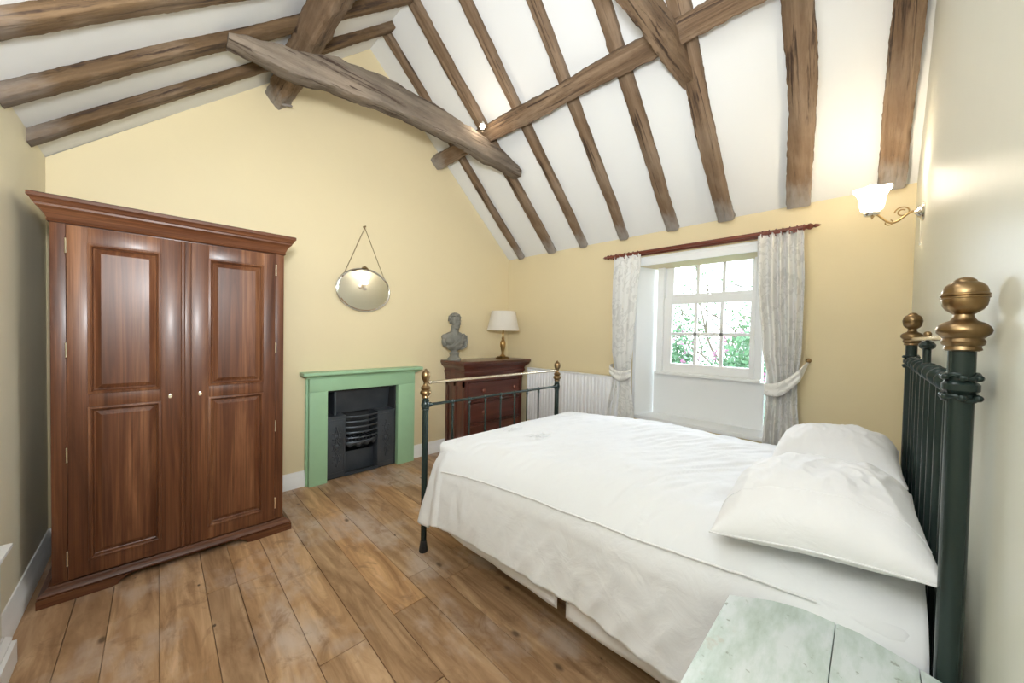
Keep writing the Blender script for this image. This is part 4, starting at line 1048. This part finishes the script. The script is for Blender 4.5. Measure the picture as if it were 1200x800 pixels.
for xx in (1.362, 1.500, 1.642, 1.790, 1.935, 2.075, 2.214):
    bm = NB(); tube(bm, [(xx+bxo, y, 0.33), (xx+bxo, y, 0.905)], 0.0065, 10); sphere(bm, (xx+bxo, y, 0.905), 0.0145, 1, 1, 1.0, 12, 8); lathe(bm, [(0.0065, 0), (0.011, 0.004), (0.009, 0.012), (0.0065, 0.016)], xx+bxo, y, 12, 0.875)
    mesh_obj('foot_bar', bm, 'green_iron', BED)
y = HYP+byo
xs = [PX0+(PX1-PX0)*k/9 for k in range(1, 9)]
bm = NB(); tube(bm, [(PX0+bxo, y, 1.26), (PX1+bxo, y, 1.26)], 0.012, 14); 
NK = 9
for k in range(NK):
    if k == 0: continue
    xx = PX0+(PX1-PX0)*k/NK+bxo
    for dx in (-0.068, ): lathe(bm, [(0.012, -0.012), (0.016, -0.006), (0.017, 0), (0.016, 0.006), (0.012, 0.012)], 0, 0, 12, 0, Matrix.Translation((xx+dx, y, 1.26)) @ Matrix.Rotation(PI/2, 4, 'Y'))
    lathe(bm, [(0.012, -0.028), (0.017, -0.022), (0.015, -0.014), (0.023, -0.008), (0.026, 0), (0.023, 0.008), (0.015, 0.014), (0.017, 0.022), (0.012, 0.028)], 0, 0, 14, 0, Matrix.Translation((xx, y, 1.26)) @ Matrix.Rotation(PI/2, 4, 'Y'))
mesh_obj('head_rail', bm, 'green_iron', BED)
bm = NB(); tube(bm, [(PX0+bxo, y, 0.33), (PX1+bxo, y, 0.33)], 0.010, 12); mesh_obj('lower_rail', bm, 'green_iron', BED)
for xx in xs:
    bm = NB(); tube(bm, [(xx+bxo, y, 0.33), (xx+bxo, y, 1.26)], 0.0085, 12); mesh_obj('head_bar', bm, 'green_iron', BED)
bm = NB(); tube(bm, [(bxo+(PX0+PX1)/2, y, 1.26), (bxo+(PX0+PX1)/2, y, 1.335)], 0.010, 12); lathe(bm, [(0.010, 0), (0.018, 0.006), (0.020, 0.016), (0.014, 0.026), (0.006, 0.030)], bxo+(PX0+PX1)/2, y, 16, 1.325)
mesh_obj('centre_post', bm, 'green_iron', BED)
bm = NB(); tube(bm, [(PX0+bxo+0.02, y, 1.362), (PX1+bxo-0.02, y, 1.362)], 0.0075, 12); mesh_obj('brass_rail', bm, 'bright_brass', BED)
bm = NB(); sphere(bm, (bxo+(PX0+PX1)/2, y, 1.376), 0.010); mesh_obj('knob', bm, 'old_brass', BED)
for px in (PX0+0.015, PX1-0.015):
    bm = NB(); box(bm, px+bxo-0.012, px+bxo+0.012, HYP+byo+0.015, FYP+byo-0.015, 0.29, 0.345, 0.003); mesh_obj('side_rail', bm, 'green_iron', BED)
bm = NB()
for k in range(12): box(bm, PX0+bxo+0.027, PX1+bxo-0.027, HYP+byo+0.08+k*0.165, HYP+byo+0.15+k*0.165, 0.325, 0.34)
mesh_obj('slat', bm, 'oak_beam', BED)
bm = NB(); box(bm, PX0+0.03, PX1-0.03, HYP+0.03, FYP-0.09, 0.346, 0.70, 0.05, 4); o = mesh_obj('mattress', bm, 'linen_white'); tag(o, 'white mattress hidden under the duvet on the iron bed', 'mattress')

# duvet: a sheet draped over a rounded box
ZT = 0.775; IX0, IX1, IY = 1.335, 2.345, 1.665; RR = 0.205; DS = 0.56
def drape(a, b):
    """a across, b along (cloth coordinates) -> world point"""
    sh = 0.035*max(0, min(1, (1.3-b)/1.3))            # bed side sits a little inside towards the head
    ix0 = IX0+sh
    px = min(max(a, ix0), IX1); py = min(b, IY)
    dx, dy = a-px, b-py; d = math.hypot(dx, dy)
    # crown of the duvet
    u = (px-ix0)/(IX1-ix0); v = max(0, min(1, py/IY))
    z = ZT - 0.045*max(0, (v-0.55)/0.45)**2 - 0.012*(1-u)**2
    fold = 0
    wr = max(0, 1-d*3)
    z += 0.014*noise.noise(Vector((a*3.0, b*1.6, 2)))
    wa = 0.10*noise.noise(Vector((a*1.3, b*1.3, 31)))
    s1, s2 = a-b+wa, a*0.55+b+wa*1.5
    q1 = noise.noise(Vector((s1*1.3, s2*7.5, 5))); q2 = noise.noise(Vector((s1*2.6, s2*17, 8))); q3 = noise.noise(Vector((s1*6, s2*33, 11)))
    z += wr*(0.030*(0.35-abs(q1))*max(0, 0.45+noise.noise(Vector((a*1.7, b*1.7, 21))))+0.014*(0.3-abs(q2))+0.005*q3)
    if d < 1e-6: return Vector((a, b, z))
    nx, ny = dx/d, dy/d
    arc = RR*PI/2
    if d < arc: o = RR*math.sin(d/RR); h = RR*(1-math.cos(d/RR))
    else:
        e = d-arc; o = RR+0.10*e; h = RR+e*0.995
    # soft folds in the hanging part
    hang = max(0, (d-0.14)/0.45); ang = math.atan2(dy, -dx)
    corner = abs(nx*ny)*2
    o += hang*(0.030*noise.noise(Vector((a*1.5, b*3.2, 1.0)))+0.016*(0.3-abs(noise.noise(Vector((a*4, b*9+a*3, 3.0)))))+0.006*noise.noise(Vector((a*11, b*16, 6.0))))*(1-corner*.5)
    if dy > 0 and dx < 0:
        o += corner*hang*(0.050+0.032*math.sin(ang*9+1.0)); h -= corner*0.00
    if dx > 0 and dy > 0: o -= corner*hang*0.04; 
    lim = 1.885
    X, Y = px+nx*o, py+ny*o
    if X > PX0-0.03 and Y > lim: Y = lim-0.0*(Y-lim)
    if X <= PX0-0.03 and Y > 1.93: Y = 1.93
    return Vector((X, Y, z-h))
bm = NB(); P = []
na, nb_ = 230, 230
a0, a1, b0, b1 = IX0-DS, IX1+DS, -0.108, IY+DS
for i in range(nb_+1):
    b = b0+(b1-b0)*i/nb_; row = []
    for j in range(na+1):
        a = a0+(a1-a0)*j/na
        # keep cloth corner rounded so it does not trail on the floor
        px = min(max(a, IX0), IX1); dx = a-px; dy = max(0, b-IY)
        if dx*dx > 0 and dy > 0:
            dd = math.hypot(dx, dy); mx_ = DS*1.09
            k = max(abs(dx), dy)/dd
            s = (k*(1-0.0)) if True else 1
            lim = (DS*1.10)
            if dd*1 > 0: 
                f = min(1.0, (max(abs(dx), dy)/dd)*1.10)
                dx *= f; dy *= f
        row.append(drape(px+dx, IY+dy if b > IY else b))
    P.append(row)
grid(bm, P)
dv = mesh_obj('duvet', bm, 'linen_white', None, True, 180)
so = dv.modifiers.new('t', 'SOLIDIFY'); so.thickness = 0.006; so.offset = 0
tag(dv, 'white duvet spread over the iron bed and hanging to the valance', 'duvet')
def on_duvet(a, b, lift=0.006): 
    p = drape(a, b); q = drape(a+0.004, b); r = drape(a, b+0.004); n_ = (q-p).cross(r-p).normalized()
    if n_.z < -0.1: n_ = -n_
    return p+n_*lift
bm = NB(); pts = []
for k in range(90):
    t = k/89; b = 1.68-1.60*t; d = 0.27+(0.20-0.27)*t**0.8
    pts.append(on_duvet(IX0+0.035*max(0, min(1, (1.3-b)/1.3))-d, b, 0.0095))
pts = [p+(Vector((-0.003, 0, 0))) for p in pts]
tube(bm, pts, 0.0035, 8); mesh_obj('piping', bm, 'pillow_white', dv)
for (ca, cb) in ((1.62, 1.62), (1.55, 1.33)):
    bm = NB()
    for k in range(7):
        a0_ = 2*PI*k/7
        pts = [on_duvet(ca+0.075*t*math.cos(a0_+1.5*t)*1.2, cb+0.075*t*math.sin(a0_+1.5*t), 0.011) for t in [i/12 for i in range(13)]]
        tube(bm, pts, [0.0035*math.sin(PI*(.15+.8*i/12)) for i in range(13)], 6)
    mesh_obj('embroidery', bm, 'pillow_white', dv)

# valance under the duvet
VL = thing('bed_valance', 'white valance hanging under the duvet around the bed base', 'valance', (0, 0, 0))
def val(pts, z0, z1, seed):
    bm = NB(); P = []; n = max(12, int(sum((Vector(q)-Vector(p)).length for p, q in zip(pts, pts[1:]))/0.02))
    L_ = [0]
    for p, q in zip(pts, pts[1:]): L_.append(L_[-1]+(Vector(q)-Vector(p)).length)
    for i in range(n+1):
        s = L_[-1]*i/n; k = 0
        while k < len(L_)-2 and s > L_[k+1]: k += 1
        t = (s-L_[k])/(L_[k+1]-L_[k]); p = Vector(pts[k]).lerp(Vector(pts[k+1]), t)
        w = 0.010*noise.noise(Vector((s*5, seed, 0)))
        P.append([(p.x+w*(1-j/8)*1.2-0.0*j, p.y, z0+(z1-z0)*j/8+0.006*noise.noise(Vector((s*3, seed, 4)))*(1-j/8)) for j in range(9)])
    grid(bm, P); o = mesh_obj('panel', bm, 'valance_white', VL, True, 180); s_ = o.modifiers.new('t', 'SOLIDIFY'); s_.thickness = 0.003
val([(1.150, 1.80), (1.165, 0.880)], 0.225, 0.36, 1); val([(1.165, 0.835), (1.185, -0.09)], 0.212, 0.36, 2); val([(2.475, -0.09), (2.475, 1.8)], 0.225, 0.42, 3); val([(1.20, 1.865), (2.42, 1.865)], 0.235, 0.42, 4)

# pillows
def pillow(label, cx, cy, cz, lx, ly, h, seed, tilt=(0, 0, 0), name='pillow'):
    bm = NB(); n, m2 = 110, 90
    def surf(s):
        P = []
        for i in range(n+1):
            u = -1+2*i/n; row = []
            for j in range(m2+1):
                v = -1+2*j/m2
                e = max(0, (1-abs(u)**3.2))**0.55*max(0, (1-abs(v)**3.2))**0.55
                pinch = 1-0.05*(1-abs(u)**2)*abs(v)**8*0.7; pin2 = 1-0.06*(1-abs(v)**2)*abs(u)**8
                x = lx/2*u*pin2; y = ly/2*v*pinch
                z = s*h*(0.80 if s > 0 else 0.22)*e
                if 1: 
                    wv = 0.024*(0.3-abs(noise.noise(Vector((x*4+y*2, y*12, seed)))))+0.013*(0.3-abs(noise.noise(Vector((x*10+y*8, y*24-x*6, seed+3)))))+0.002*noise.noise(Vector((x*30, y*40, seed)))
                    rad_ = math.atan2(v, u); wv += 0.007*math.sin(rad_*17+seed)*(abs(u*v))**1.2
                    z += wv*min(1, e*1.6)*(1 if s > 0 else 0.3)*(0.35+0.65*min(1, max(0, (u+0.75)/0.5)))
                z += 0.012*noise.noise(Vector((x*3, y*3, seed+7)))
                row.append((x, y, z))
            P.append(row)
        grid(bm, P)
    surf(1); surf(-1)
    bmesh.ops.remove_doubles(bm, verts=bm.verts, dist=1e-5)
    o = mesh_obj(name, bm, 'pillow_white', None, True, 180)
    o.location = (cx, cy, cz); o.rotation_euler = tilt
    tag(o, label, 'pillow', 'pillows at the bed head'); 
    # seam piping
    bm = NB(); pts = []
    loop = [(-1, -1+2*k/30) for k in range(30)]+[(-1+2*k/40, 1) for k in range(40)]+[(1, 1-2*k/30) for k in range(30)]+[(1-2*k/40, -1) for k in range(40)]
    for u, v in loop:
        pinch = 1-0.05*(1-abs(u)**2)*abs(v)**8*0.7; pin2 = 1-0.06*(1-abs(v)**2)*abs(u)**8
        x = lx/2*u*pin2; y = ly/2*v*pinch
        pts.append((x, y, 0.012*noise.noise(Vector((x*3, y*3, seed+7)))))
    tube(bm, pts, 0.0028, 6, True); mesh_obj('seam', bm, 'pillow_white', o)
    # hem line of the pillowcase across one end, on the upper surface
    bm = NB(); i0 = 16; pts = [o.data.vertices[0].co*0]*0
    vv = sorted([v.co.copy() for v in o.data.vertices if abs(v.co.x-(-lx/2*0.70)) < lx/n*0.55 and v.co.z > 0.008], key=lambda c: c.y)
    last = None
    for c in vv:
        if last is None or c.y-last > 0.006: pts.append(Vector((-lx/2*0.70, c.y, c.z+0.0005))); last = c.y
    if len(pts) > 6 and lx > 0.65: tube(bm, pts, 0.0018, 6); mesh_obj('case_hem', bm, 'pillow_white', o)
    else: bm.free()
    return o
pillow('white pillow nearest the camera at the bed head', 1.505, 0.105, 0.800, 0.69, 0.45, 0.19, 2, (-0.12, 0.03, 0.02))
pillow('white pillow on the window side of the bed head', 2.165, 0.10, 0.810, 0.60, 0.41, 0.19, 9, (-0.12, 0, 0))

# ------------------------------------------------------------------ bedside table
BT = thing('bedside_table', 'distressed mint painted bedside table beside the bed head', 'bedside table', (0.86, 0.06, 0))
def far_edge(y):   # bowed edge towards the bed
    pts = [(-0.155, 1.125), (-0.122, 1.137), (-0.058, 1.166), (0.011, 1.188), (0.074, 1.194), (0.167, 1.160), (0.252, 1.100)]
    for (a, xa), (b, xb) in zip(pts, pts[1:]):
        if y <= b: t = (y-a)/(b-a); return xa+(xb-xa)*t
    return pts[-1][1]
ZTB = 0.655
for ya, yb2 in ((-0.155, -0.0925), (-0.0905, 0.0415), (0.0435, 0.252)):
    bm = NB(); n = 12; A = []; B = []
    for k in range(n+1):
        y = ya+(yb2-ya)*k/n; A.append((far_edge(y)-0.86, y-0.06)); 
    poly = [(0.62-0.86, ya-0.06)]+A+[(0.62-0.86, yb2-0.06)]
    t_ = [bm.verts.new((x, y, ZTB)) for x, y in poly]; b_ = [bm.verts.new((x, y, ZTB-0.025)) for x, y in poly]
    f1 = bm.faces.new(t_); bm.faces.new(list(reversed(b_)))
    for i in range(len(poly)): bm.faces.new((t_[i], t_[(i+1) % len(poly)], b_[(i+1) % len(poly)], b_[i]))
    bmesh.ops.recalc_face_normals(bm, faces=bm.faces)
    bmesh.ops.bevel(bm, geom=[e for e in bm.edges if all(v.co.z > ZTB-0.001 for v in e.verts)], offset=0.0015, segments=2, affect='EDGES')
    mesh_obj('top_board', bm, 'mint_paint', BT)
bm = NB(); box(bm, 0.64-0.86, 1.06-0.86, -0.14-0.06, 0.235-0.06, 0.50, ZTB-0.026, 0.003); mesh_obj('apron', bm, 'mint_paint', BT)
for x in (0.655, 1.03):
    for y in (-0.125, 0.205):
        bm = NB(); lathe(bm, [(0.016, 0), (0.022, 0.03), (0.016, 0.06), (0.018, 0.2), (0.024, 0.40), (0.026, 0.44)], x-0.86, y-0.06, 16); box(bm, x-0.86-0.024, x-0.86+0.024, y-0.06-0.024+0.007, y-0.06+0.024+0.004, 0.43, 0.52, 0.003); mesh_obj('leg', bm, 'mint_paint', BT)
bm = NB(); box(bm, 0.633-0.86, 0.64-0.86, -0.10-0.06, 0.20-0.06, 0.52, 0.61, 0.002); d = mesh_obj('drawer', bm, 'mint_paint', BT)
bm = NB(); lathe(bm, [(0.008, 0), (0.007, 0.01), (0.014, 0.018), (0.014, 0.024), (0.004, 0.03)], seg=16, mat=Matrix.Translation((0.633-0.86, -0.01, 0.565)) @ Matrix.Rotation(-PI/2, 4, 'Y')); mesh_obj('knob', bm, 'brass', d)

# ------------------------------------------------------------------ light
w = bpy.data.worlds.new('World'); SC.world = w; w.use_nodes = True
bg = w.node_tree.nodes['Background']; bg.inputs[0].default_value = (0.80, 0.92, 1.0, 1); bg.inputs[1].default_value = 2.6
def light(kind, name, loc, energy, color, rot=(0, 0, 0), **k):
    ld = bpy.data.lights.new(name, kind); ld.energy = energy; ld.color = color
    for a, b in k.items(): setattr(ld, a, b)
    l = bpy.data.objects.new(name, ld); COL.objects.link(l); l.location = loc; l.rotation_euler = rot; return l
p = light('AREA', 'window_portal', (XI+0.10, 1.055, 1.56), 1, (1, 1, 1), (0, PI/2, 0), shape='RECTANGLE', size=1.0, size_y=0.75); p.data.cycles.is_portal = True
sun = light('SUN', 'soft_sun', (8, 1, 6), 8.5, (0.76, 0.87, 1.0), angle=math.radians(60))
sun.rotation_euler = Vector((-0.80, -0.02, -0.36)).to_track_quat('-Z', 'Y').to_euler()
light('POINT', 'beam_glow', (1.97, 2.40, 3.14), 1.0, (1, 0.85, 0.65), shadow_soft_size=0.03)
light('POINT', 'near_beam_fill', (0.95, 0.75, 3.1), 8, (0.97, 0.98, 1.0), shadow_soft_size=0.15)  # added fill lamp near the tie beam, no fitting there
light('POINT', 'camera_fill', (-0.15, 0.05, 2.0), 13, (0.90, 0.95, 1.0), shadow_soft_size=0.25)  # added soft fill by the camera, brightens the bed side and left wall
fl = light('SPOT', 'upward_fill', (0.05, 0.1, 1.75), 165, (0.93, 0.97, 1.0), spot_size=math.radians(150), spot_blend=1.0, shadow_soft_size=0.12)  # added lamp, no real source; lifts the left pitch and gable wall
fl.rotation_euler = Vector((0.25, 0.85, 0.52)).to_track_quat('-Z', 'Y').to_euler()
SC.view_settings.view_transform = 'Standard'; SC.view_settings.look = 'None'; SC.view_settings.gamma = 1.0
SC.view_settings.use_curve_mapping = False; SC.view_settings.exposure = 1.0

# ------------------------------------------------------------------ camera
cam = bpy.data.cameras.new('Camera'); cam.sensor_width = 36; cam.lens = 417.7/1200*36; cam.clip_start = 0.02
co = bpy.data.objects.new('Camera', cam); COL.objects.link(co)
yaw, pit, rol = math.radians(45.2428), math.radians(-1.19765), math.radians(1.11163)
f = Vector((math.cos(yaw)*math.cos(pit), math.sin(yaw)*math.cos(pit), math.sin(pit))); r = Vector((math.sin(yaw), -math.cos(yaw), 0)); u = r.cross(f)
r2 = r*math.cos(rol)+u*math.sin(rol); u2 = -r*math.sin(rol)+u*math.cos(rol)
co.matrix_world = Matrix(((r2.x, u2.x, -f.x, 0), (r2.y, u2.y, -f.y, 0), (r2.z, u2.z, -f.z, 1.35), (0, 0, 0, 1)))
SC.camera = co
